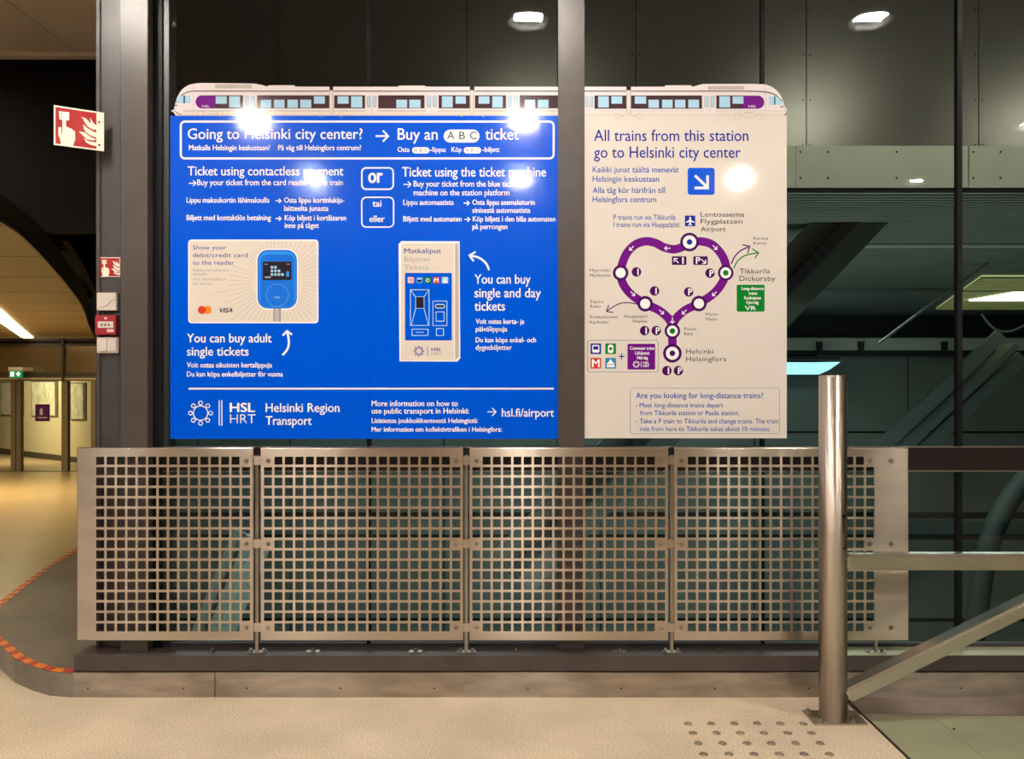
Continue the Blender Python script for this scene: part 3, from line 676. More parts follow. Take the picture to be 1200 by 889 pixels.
p.poly([(808.7, 253.6), (809.6, 254.8), (809.8, 257.6), (813.6, 260), (813.6, 261), (809.8, 259.8), (809.6, 262.4), (811, 263.6), (811, 264.2), (808.7, 263.6), (806.4, 264.2), (806.4, 263.6), (807.8, 262.4), (807.6, 259.8), (803.8, 261), (803.8, 260), (807.6, 257.6), (807.8, 254.8)], 'white', 2); p.build('airport_pictogram')
for s_, a, c, y in (('Lentoasema', 821, 872.2, 253.8), ('Flygplatsen', 821, 869.8, 262), ('Airport', 821, 850.3, 271)): T(s_, a, c, y, 5.5, 'dark', -.004)
# heart shaped line
left = smooth([(808, 283.5), (799, 289.5), (789, 292), (778, 289.6), (769, 285), (758, 282.6), (746, 285.6), (736, 294.5), (730.2, 306), (727.3, 319.6), (730.4, 333), (740.4, 345.5), (756, 355.8), (771, 362.8), (781.5, 371), (786.8, 379), (787.9, 388), (787.9, 414)], 6)
right = smooth([(808, 283.5), (821.7, 282.8), (834.6, 286.6), (845.2, 297.6), (850.6, 310), (850.4, 320), (846.4, 331), (836.6, 343.5), (819, 355.6), (804, 362.6), (794, 371), (788.9, 379), (787.9, 384)], 6)
p = sh.new(); p.line(left, 10, 'purple', 1); p.line(right, 10, 'purple', 1.3); p.build('line_map')
p = sh.new()
for cx, cy, ro, ri, dot in ((808, 283.5, 11, 7.8, 'navy'), (850.4, 319.6, 9.2, 6.4, 'green'), (727.3, 319.6, 9.2, 5.9, None), (756, 355.8, 9.2, 5.9, None), (819, 355.6, 9.2, 5.9, None), (787.9, 387.7, 9.2, 6.3, 'green'), (787.9, 413.8, 11, 7.6, 'dpurple')):
    p.disc(cx, cy, ro, 'dpurple', 2); p.disc(cx, cy, ri, 'white', 2.6)
    if dot: p.disc(cx, cy, 3.3, dot, 3.2)
    p.build('station_mark'); p = sh.new()
for cx, cy, dx, dy in ((740, 290.8, -1, 1), (782, 290.8, -1, 0), (837.7, 289.8, 1, 1), (741.5, 344, 1, 1), (837.3, 344, -1, 1), (775.2, 365.4, 1, 1), (801.9, 365.4, -1, 1), (787.9, 375.4, 0, 1)):
    q = math.hypot(dx, dy); dx /= q; dy /= q; p.arrow((cx-dx*3.6, cy-dy*3.6), (cx+dx*3.2, cy+dy*3.2), 2.5, 1.0, 'white', 2.2)
p.rect(787.3, 300.2, 804.4, 310.3, 'dpurple', 2, 1.2); p.rect(812.3, 300.2, 829.4, 310.3, 'dpurple', 2, 1.2)
p.arrow((795, 308), (790, 302.8), 3, 1.1, 'white', 3); p.arrow((821.6, 303.6), (827, 308.4), 3, 1.1, 'white', 3)
p.build('direction_box'); p = sh.new()
for cx, cy in ((745.8, 318.5), (767, 340.8), (807, 341.9), (832, 320), (755.4, 387.3), (769, 387.3), (781.5, 434.2), (795, 434.2)): p.disc(cx, cy, 5.6, 'dpurple', 2); p.build('line_badge'); p = sh.new()
p.line(smooth([(857, 309), (861, 300.5), (868, 293.6), (877, 289.4)]), 1.5, 'dpurple', 1.5); p.line([(870, 286.8), (878.6, 288.4), (876, 296.6)], 1.4, 'dpurple', 1.8)
p.line(smooth([(859.6, 314.4), (865, 305), (874, 299), (887.4, 296.2)]), 1.5, 'green', 1.5); p.line([(881.6, 291.6), (889, 296.2), (884.4, 302.6)], 1.4, 'green', 1.8)
p.line(smooth([(747, 356.4), (737, 354.6), (725, 356), (711.6, 364)]), 1.2, 'dpurple', 1.5); p.line([(713.4, 357.2), (710.8, 364.8), (718.6, 366)], 1.2, 'dpurple', 1.8)
p.build('map_arrow_print')
T('I', 799.4, 801.2, 309, 7.6, 'white', .02, layer=4); T('P', 815.4, 820.6, 309, 7.6, 'white', .03, layer=4)
for ch, cx, cy in (('I', 745.8, 318.5), ('I', 767, 340.8), ('P', 807, 341.9), ('P', 832, 320), ('I', 755.4, 387.3), ('P', 769, 387.3), ('I', 781.5, 434.2), ('P', 795, 434.2)):
    if ch == 'I': T('I', cx+1, cx+2.6, cy+3.7, 7.4, 'white', .02, layer=3)
    else: T('P', cx-.6, cx+4.4, cy+3.7, 7.4, 'white', .03, layer=3)
for s_, a, c, y, h in (('Myyrmäki', 691, 715, 318.2, 3.4), ('Myrbacka', 691, 715, 324, 3.4), ('Espoo', 692, 707, 354.8, 3.4), ('Esbo', 692, 704, 360.4, 3.4), ('Kirkkonummi', 691.5, 723.8, 372.8, 3.4), ('Kyrkslätt', 691.5, 713.3, 379, 3.4),
        ('Huopalahti', 731.5, 758.5, 372.2, 3.4), ('Hoplax', 741.5, 758.5, 377.8, 3.4), ('Malmi', 827.3, 841.5, 369.8, 3.4), ('Malm', 827.3, 840.4, 375.5, 3.4), ('Pasila', 801.9, 816, 386.9, 3.4), ('Böle', 801.9, 812, 392.6, 3.4),
        ('Kerava', 883, 900, 280.8, 3.4), ('Kervo', 883, 898, 286.4, 3.4), ('Tikkurila', 866.9, 902.3, 320.3, 5.8), ('Dickursby', 866.5, 908.5, 329, 5.8), ('Helsinki', 804, 835.8, 414.4, 5.6), ('Helsingfors', 804, 850.8, 423.2, 5.6)):
    T(s_, a, c, y, h, 'dark', -.002, spacing=1.05)
p = sh.new(); p.rect(863.3, 333.5, 896, 365, 'green', 1, 1.6); p.build('long_distance_box')
for s_, a, c, y, h in (('Long-distance', 869, 895, 339.6, 3.6), ('trains', 877, 887.5, 345.2, 3.6), ('Kaukojunat', 872, 892, 350.6, 3.6), ('Fjärrtåg', 874.6, 889, 356, 3.6), ('VR', 872.7, 886, 363.2, 4.7)): T(s_, a, c, y, h, 'white', .03)
p = sh.new(); p.rect(688.3, 398.2, 771.7, 436.2, 'grey', .6, 3.5); p.rect(689.1, 399, 770.9, 435.4, 'board', 1, 3)
p.rect(692, 402.3, 704.4, 414.8, 'navy', 1.6, .8); p.rect(694, 404, 702.4, 413, 'white', 2, 1.4); p.rect(695.2, 405.4, 701.2, 409.6, 'navy', 2.4, .5)
p.rect(709.3, 402.3, 721.8, 414.8, 'green', 1.6, .8); p.rect(712.4, 403.6, 718.8, 413.6, 'white', 2, 2.4); p.rect(713.9, 406.6, 717.3, 410.2, 'green', 2.4, .5)
p.rect(692, 419.2, 704.4, 431.7, 'redm', 1.6, .8); p.rect(709.3, 419.2, 721.8, 431.7, 'ferry', 1.6, .8)
p.poly([(715.5, 420.4), (717.6, 423.6), (719.6, 425.2), (720.2, 430.2), (711, 430.2), (711.4, 425.2), (713.4, 423.6)], 'white', 2); p.rect(712, 426.6, 719, 427.3, 'ferry', 2.4)
p.rect(724.9, 416.8, 731.9, 418, 'navy', 1.6); p.rect(727.8, 413.9, 729, 420.9, 'navy', 1.9)
p.rect(735.3, 402.7, 767.8, 432.9, 'purple', 1.6, 1.4); sun(p, 745.6, 426.7, 3.4, 'white', .5, 2.2); p.rect(751, 423.4, 751.7, 430, 'white', 2.2)
p.build('transport_pictograms')
T('M', 693.6, 702.8, 430, 9, 'white', .03)
for s_, a, c, y, h in (('Commuter trains', 738.2, 767, 409.6, 3.7), ('Lähijunat', 744.2, 761.2, 415.2, 3.7), ('Närtåg', 746.6, 759.2, 420.8, 3.7), ('HSL', 753.6, 760.8, 426.4, 2.8), ('HRT', 753.6, 760.8, 430, 2.8)): T(s_, a, c, y, h, 'white', .025)
p = sh.new(); p.frame(738.3, 454.4, 913.8, 508.2, .65, 'grey', 1, 3.2); p.build('note_box')
T('Are you looking for long-distance trains?', 745, 894.2, 466.4, 6.6, 'mid', .006)
for s_, a, c, y in (('Most long-distance trains depart', 749.5, 847.5, 477.2), ('from Tikkurila station or Pasila station.', 750, 866.3, 486.3), ('Take a P train to Tikkurila and change trains. The train', 749.5, 912, 495.9), ('ride from here to Tikkurila takes about 10 minutes.', 750, 902.8, 505)): T(s_, a, c, y, 5.5, 'mid', .004)
for y in (475.4, 494): T('-', 745.2, 747, y+1.6, 5.5, 'mid', .004)

# ------------------------------------------------------------------ fire alarm things
def fire_sign_content(parent, w_):
    s = Sheet(parent, w_); c = lambda pts: [((x-98)/660*100, (y-155-40*(x-98)/660)/558*84) for x, y in pts]
    p = s.new(); p.rect(3.6, 3.4, 89.6, 81, 'signred', 1); p.build('red_field')
    p = s.new()
    p.poly(c([(165, 235), (310, 240), (310, 355), (175, 350)]), 'cream', 2); p.poly(c([(198, 252), (284, 258), (284, 330), (200, 325)]), 'dark', 3); p.disc(*c([(240, 293)])[0], 5.6, 'cream', 4)
    p.poly(c([(215, 350), (262, 350), (268, 455), (290, 445), (318, 465), (345, 467), (358, 490), (388, 495), (392, 620), (360, 715), (200, 720), (185, 630), (160, 570), (160, 465), (195, 455), (206, 560), (213, 560)]), 'cream', 2.5)
    for f in ([(465, 285), (540, 300), (612, 372), (600, 285), (650, 360), (692, 395), (692, 455), (640, 455), (570, 420), (530, 370), (500, 310)],
              [(505, 390), (560, 440), (640, 480), (692, 500), (692, 568), (610, 545), (540, 500), (510, 450)],
              [(440, 500), (520, 505), (600, 560), (692, 598), (640, 610), (560, 605), (500, 550)],
              [(515, 590), (570, 625), (692, 637), (692, 692), (610, 680), (540, 645)]):
        p.poly(c(f), 'cream', 2)
    p.build('fire_symbol')
A = P(63, 123, 3.70); Bv = P(118.5, 127.6, 3.80); dn = .179
ex = (Bv-A); ex.z = 0; wid = ex.length; ex.normalize(); nrm = Vector((ex.y, -ex.x, 0))
t = empty('fire_alarm_sign', (Bv.x, Bv.y, Bv.z-dn)); tag(t, 'large red and white fire alarm flag sign projecting left from the column', 'sign', 'fire alarm signs')
MB().prism([A+nrm*-.001*0, A+ex*(wid+.012), A+ex*(wid+.012)+Vector((0, 0, -dn)), A+Vector((0, 0, -dn))], -nrm*.003).build('plate', M['cream'], t)
fw = lambda u, v, l: A+ex*(u/100*wid)+Vector((0, 0, -v/84*dn))+nrm*(.0003*l)
fire_sign_content(t, fw)
for v in (22, 72): q = fw(96, v, 1); hexbolt(q.x, q.y, q.z, .003, .003, nrm, t, 'screw', M['gasket'])
dB = 3.857
def on_col(x0, x1, y0, y1, th, name, m, parent, bev=.002, off=0):
    return MB().box(X(x0, dB), X(x1, dB), dB-th-off, dB-off, Zp(y1, dB), Zp(y0, dB), bev=bev).build(name, m, parent)
t = empty('fire_alarm_sign', P(129, 324, dB)); tag(t, 'small square fire alarm sign stuck flat on the column above the white devices', 'sign', 'fire alarm signs')
on_col(117, 141, 301.4, 324.3, .002, 'plate', M['cream'], t, 0)
fw2 = lambda u, v, l: Vector((X(117, dB)+u/93*(X(141, dB)-X(117, dB)), dB-.0022-.0003*l, Zp(301.4, dB)-v/84*(Zp(301.4, dB)-Zp(324.3, dB))))
fire_sign_content(t, fw2)
t = empty('alarm_cover_box', P(127.5, 364, dB)); tag(t, 'white square wall box just above the red call point', 'wall box')
on_col(116, 139, 343.3, 364, .022, 'housing', M['plastic'], t)
bb = MB(); pts = [(118, 360.5), (123, 360.5), (128, 358), (133, 352.5), (138.4, 351)]
for a, c in zip(pts, pts[1:]): bb.cyl(Vector((X(a[0], dB), dB-.0225, Zp(a[1], dB))), Vector((X(c[0], dB), dB-.0225, Zp(c[1], dB))), .0012, n=8)
bb.build('thin_cord', M['grey'], t)
t = empty('fire_call_point', P(127, 392.4, dB)); tag(t, 'dark red manual fire call point with a white window on the column', 'call point')
on_col(114.9, 139.4, 369.8, 392.4, .03, 'housing', M['callred'], t, .003)
on_col(118.6, 136.6, 377, 384.6, .033, 'window', M['plastic'], t, .001); on_col(129, 136.8, 386, 389.6, .031, 'label_strip', M['plastic'], t, .0003)
for px in (123.4, 127.4, 131.4): on_col(px-.9, px+.9, 380, 382, .0345, 'dot', M['black'], t, 0)
on_col(126.2, 129, 372.2, 374.6, .031, 'lamp', M['plastic'], t, 0)
t = empty('rocker_switch', P(127.5, 413.6, dB)); tag(t, 'white double rocker switch just below the red call point', 'switch')
on_col(114.9, 140, 395, 413.8, .012, 'housing', M['plastic'], t)
on_col(116.2, 127.1, 396.4, 411.6, .019, 'rocker', M['plastic'], t, .002); on_col(127.5, 138.8, 396.4, 411.6, .019, 'rocker', M['plastic'], t, .002)

# ------------------------------------------------------------------ handrail assembly
hp = Vector((X(976, 3.50), 3.50, 0)); PR = .0575
t = empty('handrail', hp); tag(t, 'brushed steel round post with a horizontal rail and a slanting rail to its right', 'handrail')
bb = MB(); bb.cyl(hp+Vector((0, 0, .008)), hp+Vector((0, 0, 1.462)), PR, n=64); bb.cyl(hp+Vector((0, 0, 1.462)), hp+Vector((0, 0, 1.468)), PR, PR-.005, n=64); bb.build('post', M['steelp'], t)
bx0, bx1 = X(952, 3.5), X(1012, 3.5)
MB().box(hp.x-.105, hp.x+.122, 3.432, 3.575, 0.0005, .008, bev=.0015).build('base_plate', M['steel'], t)
for sx, sy in ((-.085, .055), (-.068, -.052), (.068, -.052), (.085, .055)): hexbolt(hp.x+sx, 3.505+sy, .008, .008, .014, (0, 0, 1), t, 'bolt')
a_ = math.radians(-72); 
def onpost(ang, z, r_=PR): return Vector((hp.x+r_*math.sin(ang), hp.y-r_*math.cos(ang), z))
an = math.asin(.0255/PR)*1.0
bb = MB(); bb.bar(onpost(an, Zp(606, 3.44)), onpost(an, Zp(626, 3.44)), .004, .004, up=(0, 1, 0)); bb.build('slot', M['gasket'], t)
bb = MB(); c = onpost(an, Zp(605, 3.44), PR-.003); nr = onpost(an, 0, 1)-Vector((hp.x, hp.y, 0)); bb.cyl(c, c+nr*.005, .008, n=16); bb.build('slot_head', M['gasket'], t)
bb = MB(); c = onpost(an, Zp(642.5, 3.44), PR-.003); bb.cyl(c, c+nr*.005, .005, n=12); bb.build('screw', M['gasket'], t)
zt, zb = Zp(649.2, 3.47), Zp(668.5, 3.47)
MB().box(hp.x+PR-.006, 2.7, 3.470, 3.530, zb, zt, bev=.009).build('rail', M['steelr'], t)
a0 = P(990, 812, 3.49); c0 = P(1260, 679.5, 3.49)
MB().bar(a0, c0, .060, .085, up=(0, 1, 0), bev=.010).build('brace', M['steelr'], t)

# ------------------------------------------------------------------ hall ceiling with downlights
H = 3.65
lamps = [(x, y) for x in (-4.5, -2.2, .10, 2.20, 4.5) for y in (2.74, .66, -1.37)]
lamps = [(2.5, -1.37) if l == (2.20, -1.37) else l for l in lamps if not (l[1] == 2.74 and l[0] > 4) and l != (2.20, .66)]+[(5.5, -5.9), (8.4, -5.9), (-2.2, -5.6), (.1, -5.6), (9.9, -12.8), (-4.5, 4.8)]
R0 = .125
def holed(bm, x0, x1, y0, y1, hole):
    if hole is None:
        bm.faces.new([bm.verts.new(q) for q in ((x0, y0, H), (x0, y1, H), (x1, y1, H), (x1, y0, H))]); return
    cx, cy = hole; n = 32; ci = []; sq = []
    for i in range(n):
        a = 2*math.pi*(i+.5)/n; dx, dy = math.cos(a), math.sin(a); ci.append(bm.verts.new((cx+R0*dx, cy+R0*dy, H)))
        k = .2/max(abs(dx), abs(dy)); sq.append(bm.verts.new((cx+k*dx, cy+k*dy, H)))
    for i in range(n): bm.faces.new((ci[i], ci[(i+1) % n], sq[(i+1) % n], sq[i]))
bm = bmesh.new()
yb = sorted({-16, 3.9}|{round(y+s, 3) for _, y in lamps if y < 3.8 for s in (-.2, .2)})
for y0, y1 in zip(yb, yb[1:]):
    inr = [l for l in lamps if y0-.001 <= l[1]-.2 and l[1]+.2 <= y1+.001]
    xb = sorted({-14, 14}|{round(l[0]+s, 3) for l in inr for s in (-.2, .2)})
    for x0, x1 in zip(xb, xb[1:]):
        hit = [l for l in inr if abs(l[0]-(x0+x1)/2) < .01 and x1-x0 < .41]
        holed(bm, x0, x1, y0, y1, hit[0] if hit else None)
        if hit:   # close the small corners left between ring square and circle is done by ring itself
            cx, cy = hit[0]
for x0, x1, y0, y1, h_ in ((-14, -4.7, 3.9, 5.52, None), (-4.7, -4.3, 3.9, 4.6, None), (-4.7, -4.3, 4.6, 5.0, (-4.5, 4.8)), (-4.7, -4.3, 5.0, 5.52, None)):
    holed(bm, x0, x1, y0, y1, h_)
bm.faces.new([bm.verts.new(q) for q in ((-4.3, 3.9, H), (-4.3, 5.52, H), (-2.73, 5.52, H), (-1.95, 3.98, H), (-1.95, 3.9, H))])
# corner triangles of the ring squares
for cx, cy in lamps:
    for sx in (-1, 1):
        for sy in (-1, 1):
            a = math.pi/32*7; k = .2/math.cos(a); yy = k*math.sin(a)
            bm.faces.new([bm.verts.new(q) for q in ((cx+sx*.2, cy+sy*.2, H), (cx+sx*.2, cy+sy*yy, H), (cx+sx*yy, cy+sy*.2, H))])
me = bpy.data.meshes.new('ceiling'); bm.to_mesh(me); bm.free(); ce = link('ceiling', me, M['ceil']); struct(ce)
for k in range(-4, 6):
    x = -2.95+2.3*k*.5*2
    MB().box(x-.02, x+.02, -16, 5.515 if x < -1.95 else 3.85, H-.006, H-.0005).build('joint_strip', M['ceilstrip'], ce)
MB().box(-14, -2.75, 5.50, 5.56, H-.03, H+.3).build('ceiling_edge', M['ceilstrip'], ce)
proto = None
for i, (x, y) in enumerate(lamps):
    if proto is None:
        r = empty('recessed_downlight', (x, y, H)); parts = []
        bb = MB()
        n = 32
        bb.cyl((x, y, H-.004), (x, y, H+.001), R0+.012, R0+.012, n=n, caps=False); 
        prof = [(R0+.012, H-.004), (R0, H-.005), (R0-.004, H+.03), (R0-.03, H+.09), (.04, H+.12), (.001, H+.121)]
        for (ra, za), (rb, zb_) in zip(prof, prof[1:]): bb.cyl((x, y, za), (x, y, zb_), ra, rb, n=n, caps=False)
        parts.append(bb.build('reflector', M['bowl'], r))
        for s in (-1, 1):
            bb = MB(); bb.cyl((x-.085, y+s*.030, H+.031), (x+.085, y+s*.030, H+.031), .013, n=10); parts.append(bb.build('lamp_tube', M['tube'], r))
        proto = r
    else:
        r = proto.copy(); C.objects.link(r); r.location = (x, y, H)
        for c in parts: k = c.copy(); C.objects.link(k); k.parent = r; k.matrix_parent_inverse = Matrix.Translation(-proto.location)
    tag(r, 'round recessed twin tube downlight in the hall ceiling', 'downlight', 'recessed downlights of the hall ceiling')
struct(MB().box(-14.2, 14.2, -16.2, -16, -.3, 4).build('wall_rear', M['rear']))
struct(MB().box(14, 14.2, -16, 3.9, -.3, 4).build('wall_right', M['rear']))
struct(MB().box(-14, -9.2, 18.2, 28, 2.4, 2.5).build('ceiling', M['ceilstrip']))
struct(MB().box(-14.2, -14, -16, 18, -1.5, 4).build('wall_left', M['rear']))

# ------------------------------------------------------------------ left background: curved ceiling, ramp lobby, glass doors
edgeC = [(-2.55, 3.7), (-2.87, 4.59), (-3.07, 5.18), (-3.55, 6.31), (-4.3, 8.0), (-5.37, 10.3), (-7.1, 13.8), (-9.12, 18.0)]
ZC = 2.38
ec = smooth(edgeC, 4)
def xedge(y):
    for (xa, ya), (xb_, yb_) in zip(ec, ec[1:]):
        if ya <= y <= yb_: return xa+(xb_-xa)*(y-ya)/(yb_-ya)
    return ec[-1][0]
cl = empty('ceiling', (-6, 10, ZC)); struct(cl); cl['label'] = 'low tan boarded ceiling with a curved edge over the ramp'
y = 3.72; k = 0
while y < 17.9:
    y2 = min(y+.62, 18.0)
    pts = [(-14, y+.012), (xedge(y+.012)-.03, y+.012), (xedge((y+y2)/2)-.03, (y+y2)/2), (xedge(y2)-.03, y2), (-14, y2)]
    MB().prism([(a, c, ZC+.002*(k % 2)) for a, c in pts], (0, 0, .03)).build('ceiling_board', M['tan'], cl); y = y2; k += 1
bb = MB()
for (xa, ya), (xb_, yb_) in zip(ec, ec[1:]):
    bb.prism([(xa-.03, ya, ZC-.02), (xb_-.03, yb_, ZC-.02), (xb_+.05, yb_+.015, ZC+.07), (xa+.05, ya+.015, ZC+.07)], (-.02, 0, .03))
bb.build('rim_band', M['rim'], cl)
bb = MB()
for (xa, ya), (xb_, yb_) in zip(ec, ec[1:]):
    bb.prism([(xa-.035, ya, ZC-.035), (xb_-.035, yb_, ZC-.035), (xb_-.02, yb_, ZC-.032), (xa-.02, ya, ZC-.032)], (0, 0, .02))
bb.build('rim_line', M['rimline'], cl)
MB().prism([(-14, 4.6, ZC+.04)]+[(x_-.02, y_, ZC+.04) for x_, y_ in ec if y_ > 4.6]+[(-14, 18, ZC+.04)], (0, 0, .02)).build('ceiling_back', M['rim'], cl)
# ring cove light
bb = MB(); rp = smooth([(-5.3, 7.6), (-5.98, 9.2), (-6.75, 10.8), (-7.8, 12.8), (-8.95, 15), (-10.0, 17), (-10.4, 17.8)], 6)
for (xa, ya), (xc, yc) in zip(rp, rp[1:]):
    bb.prism([(xa-.22, ya, ZC-.03), (xc-.22, yc, ZC-.03), (xc, yc, ZC-.03), (xa, ya, ZC-.03)], (0, 0, .028))
o = bb.build('ring_light', M['ring']); tag(o, 'glowing curved ring light in the tan ceiling at the left edge', 'ceiling light')
# dark upper walls
bb = MB(); bb.box(-14, -2.8, 5.56, 5.62, 2.445, 4.2)
struct(bb.build('wall_front', M['darkwall']))
bb = MB()
for (xa, ya), (xb_, yb_) in [q_ for q_ in zip(ec, ec[1:]) if q_[0][1] > 5.7]:
    bb.prism([(xa+.12, ya, ZC+.08), (xb_+.12, yb_, ZC+.08), (xb_+.12, yb_, 5.5), (xa+.12, ya, 5.5)], (.05, 0, 0))
struct(bb.build('wall_curved', M['darkwall']))
bb = MB(); bb.prism([(-1.985, 4.0, -.05), (-9.15, 18.2, -1.5), (-9.15, 18.2, 6), (-1.985, 4.0, 6)], (.08, 0.05, 0))
struct(bb.build('wall_side', M['darkwall']))

DD = 18.0; zf = -.0452*(DD-5.2)-.0
zf = 0-(DD-5.2)*1.12/24.8
zf_d = Zp(557, DD)
dr = empty('door_1', (-10.5, DD, zf)); struct(dr)
def fr(x0, x1, y0, y1, name='door_frame', m='dframe', d0=0, th=.12):
    MB().box(X(x0, DD), X(x1, DD), DD+d0, DD+d0+th, Zp(y1, DD), Zp(y0, DD)).build(name, M[m], dr)
fr(-60, 113, 556, 562, 'sill'); fr(-60, 113, 441, 446.5, 'head')
fr(-60, 113, 443, 444.2, 'head_line', 'ceilstrip', -.02, .02)
for a, c in ((-45, -38), (12.5, 18), (19, 24), (72, 79), (106.5, 112)): fr(a, c, 446, 557)
for a, c in ((-38, 12.5), (24, 72), (79, 106.5)):
    MB().box(X(a, DD), X(c, DD), DD+.05, DD+.06, Zp(552.5, DD), Zp(446.5, DD)).build('door_pane', M['glassd'], dr); fr(a, c, 552, 557, 'bottom_rail')
fr(-60, 113, 405, 437, 'header_panel', 'bronze', 0, .1); fr(73.5, 76, 396, 446, 'header_post', 'rim', -.06, .06)
fr(-60, 113, 436.5, 441.5, 'header_joint', 'rim', -.01); fr(-60, 113, 396, 399, 'truss_bar', 'rim', -.03); fr(-60, 113, 402.5, 405.5, 'truss_bar', 'rim', -.03)
fr(-60, 113, 399, 403, 'truss_gap', 'gasket', .02)
t = empty('door_sticker', P(48, 493, DD)); tag(t, 'small dark purple square sticker on the glass door', 'sticker')
MB().box(X(40, DD), X(57, DD), DD+.04, DD+.048, Zp(493.5, DD), Zp(473.5, DD)).build('backing', M['dpurple'], t)
bb = MB(); 
bb.prism([P(x, y, DD+.038) for x, y in ((46.5, 486), (46.5, 480), (48.5, 477.5), (50, 480), (50, 486))], (0, .002, 0)); bb.box(X(43, DD), X(54, DD), DD+.037, DD+.039, Zp(489.8, DD), Zp(488.6, DD)); bb.build('print', M['greyl'], t)
t = empty('exit_sign', P(17.5, 443, 17.6)); tag(t, 'small green lit exit sign hanging above the glass doors', 'sign')
MB().box(X(9.5, 17.6), X(26, 17.6), 17.6, 18.0, Zp(434, 17.6), Zp(430, 17.6)).build('bracket', M['plastic'], t)
MB().box(X(10.5, 17.6), X(25, 17.6), 17.6, 17.66, Zp(442.5, 17.6), Zp(434, 17.6)).build('face', M['exitg'], t)
bb = MB(); bb.box(X(12.4, 17.6), X(16.4, 17.6), 17.59, 17.6, Zp(441, 17.6), Zp(435.4, 17.6)); bb.prism([P(x, y, 17.59) for x, y in ((18.6, 437.5), (20.2, 437.5), (20.2, 435.6), (22.4, 435.6), (22.4, 437.5), (24, 437.5), (21.3, 441))], (0, .008, 0)); bb.build('symbol', M['exitw'], t)
# lobby behind the doors
a, c = (-17.2, 27.2), (-9.2, 19.4)
bb = MB(); bb.prism([(a[0], a[1], -1.2), (c[0], c[1], -1.0), (c[0], c[1], 2.6), (a[0], a[1], 2.6)], (.05, .1, 0)); struct(bb.build('wall_back', M['lobby']))
bb = MB(); bb.prism([(a[0], a[1]-.03, -1.2), (c[0], c[1]-.03, -.9), (c[0], c[1]-.03, -.52), (a[0], a[1]-.03, -.80)], (.03, .03, 0)); struct(bb.build('baseboard_back', M['rim']))
def wallpoint(px, py):
    dx, dy = c[0]-a[0], c[1]-a[1]; k = (px-600)/F
    s = (k*a[1]-a[0])/(dx-k*dy); d = a[1]+s*dy; return Vector((a[0]+s*dx, d-.06, Zp(py, d)))
for i, (x0, x1, y0, y1, lab) in enumerate(((2, 28, 447, 487, 'framed notice on the lobby wall behind the left glass door'), (38, 68, 446, 488, 'framed notice on the lobby wall beside the door sticker'), (84, 101, 448, 492, 'narrow framed notice on the lobby wall, the rightmost of three'))):
    t = empty('framed_notice', wallpoint((x0+x1)/2, y1)); tag(t, lab, 'framed notice', 'framed notices on the lobby wall')
    MB().prism([wallpoint(x0, y0), wallpoint(x1, y0), wallpoint(x1, y1), wallpoint(x0, y1)], (.02, .04, 0)).build('frame', M['dframe'], t)
    MB().prism([wallpoint(q, w_)+Vector((-.01, -.02, 0)) for q, w_ in ((x0+1.5, y0+1.5), (x1-1.5, y0+1.5), (x1-1.5, y1-1.5), (x0+1.5, y1-1.5))], (.01, .02, 0)).build('paper', M['poster'], t)

# ------------------------------------------------------------------ the dark hall beyond the glass
FD = 7.5
fw_ = empty('wall_fascia', (2, FD, 3.58)); struct(fw_)
pe = [-76, 124, 326, 547, 745, 945, 1147, 1349, 1551]; zb = Zp(172, FD)
for i, (a1, c1_) in enumerate(zip(pe, pe[1:])):
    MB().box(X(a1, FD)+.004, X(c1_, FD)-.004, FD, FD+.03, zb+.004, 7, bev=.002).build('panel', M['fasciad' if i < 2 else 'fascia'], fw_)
MB().box(X(-76, FD), X(1551, FD), FD+.035, FD+.06, zb, 7).build('backing', M['gasket'], fw_)
bb = MB()
for q in pe[1:-1]:
    for s in (-1, 1):
        for k in range(7): bb.cyl((X(q, FD)+s*.032, FD-.004, zb+.02+k*.41), (X(q, FD)+s*.032, FD+.002, zb+.02+k*.41), .009, n=8)
o = bb.build('rivets', M['gasket'], fw_); o['kind'] = 'stuff'
for a1, c1_ in ((500, 700), (700, 930), (930, 1131), (1132.5, 1332), (1333.5, 1550)):
    MB().box(X(a1, FD)+.001, X(c1_, FD)-.001, FD-.05, FD, Zp(220.5, FD), Zp(172.5, FD), bev=.002).build('band_panel', M['band'], fw_)
    for px in (a1+8, a1+(c1_-a1)*.2, a1+(c1_-a1)*.6):
        for py in (178, 208.5): MB().cyl((X(px, FD-.05), FD-.054, Zp(py, FD-.05)), (X(px, FD-.05), FD-.05, Zp(py, FD-.05)), .010, n=8).build('rivet', M['gasket'], fw_)
MB().box(X(500, FD), X(1551, FD), FD-.02, FD+.06, Zp(224, FD), Zp(220.5, FD)).build('drip_edge', M['gasket'], fw_)
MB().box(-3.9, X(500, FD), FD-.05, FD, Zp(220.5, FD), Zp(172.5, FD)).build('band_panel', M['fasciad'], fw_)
zs_ = Zp(223, FD)
sf = struct(MB().box(-9, 22, FD+.06, 23, zs_, zs_+.1).build('ceiling', M['soffit'])); sf['label'] = 'grey green ribbed soffit beyond the glass'
bb = MB(); y = FD+.15
while y < 12.5: bb.box(-6, 12, y, y+.035, zs_-.02, zs_); y += .11
o = bb.build('soffit_rib', M['soffit'], sf); o['kind'] = 'stuff'
for d, hgt, m_ in ((10.4, .05, 'ledge'), (15.5, .06, 'strutm')): MB().box(-9, 20, d, d+.06, zs_-hgt, zs_).build('cross_strip', M[m_], sf)  # the pale one stands in for a reflected line across the soffit
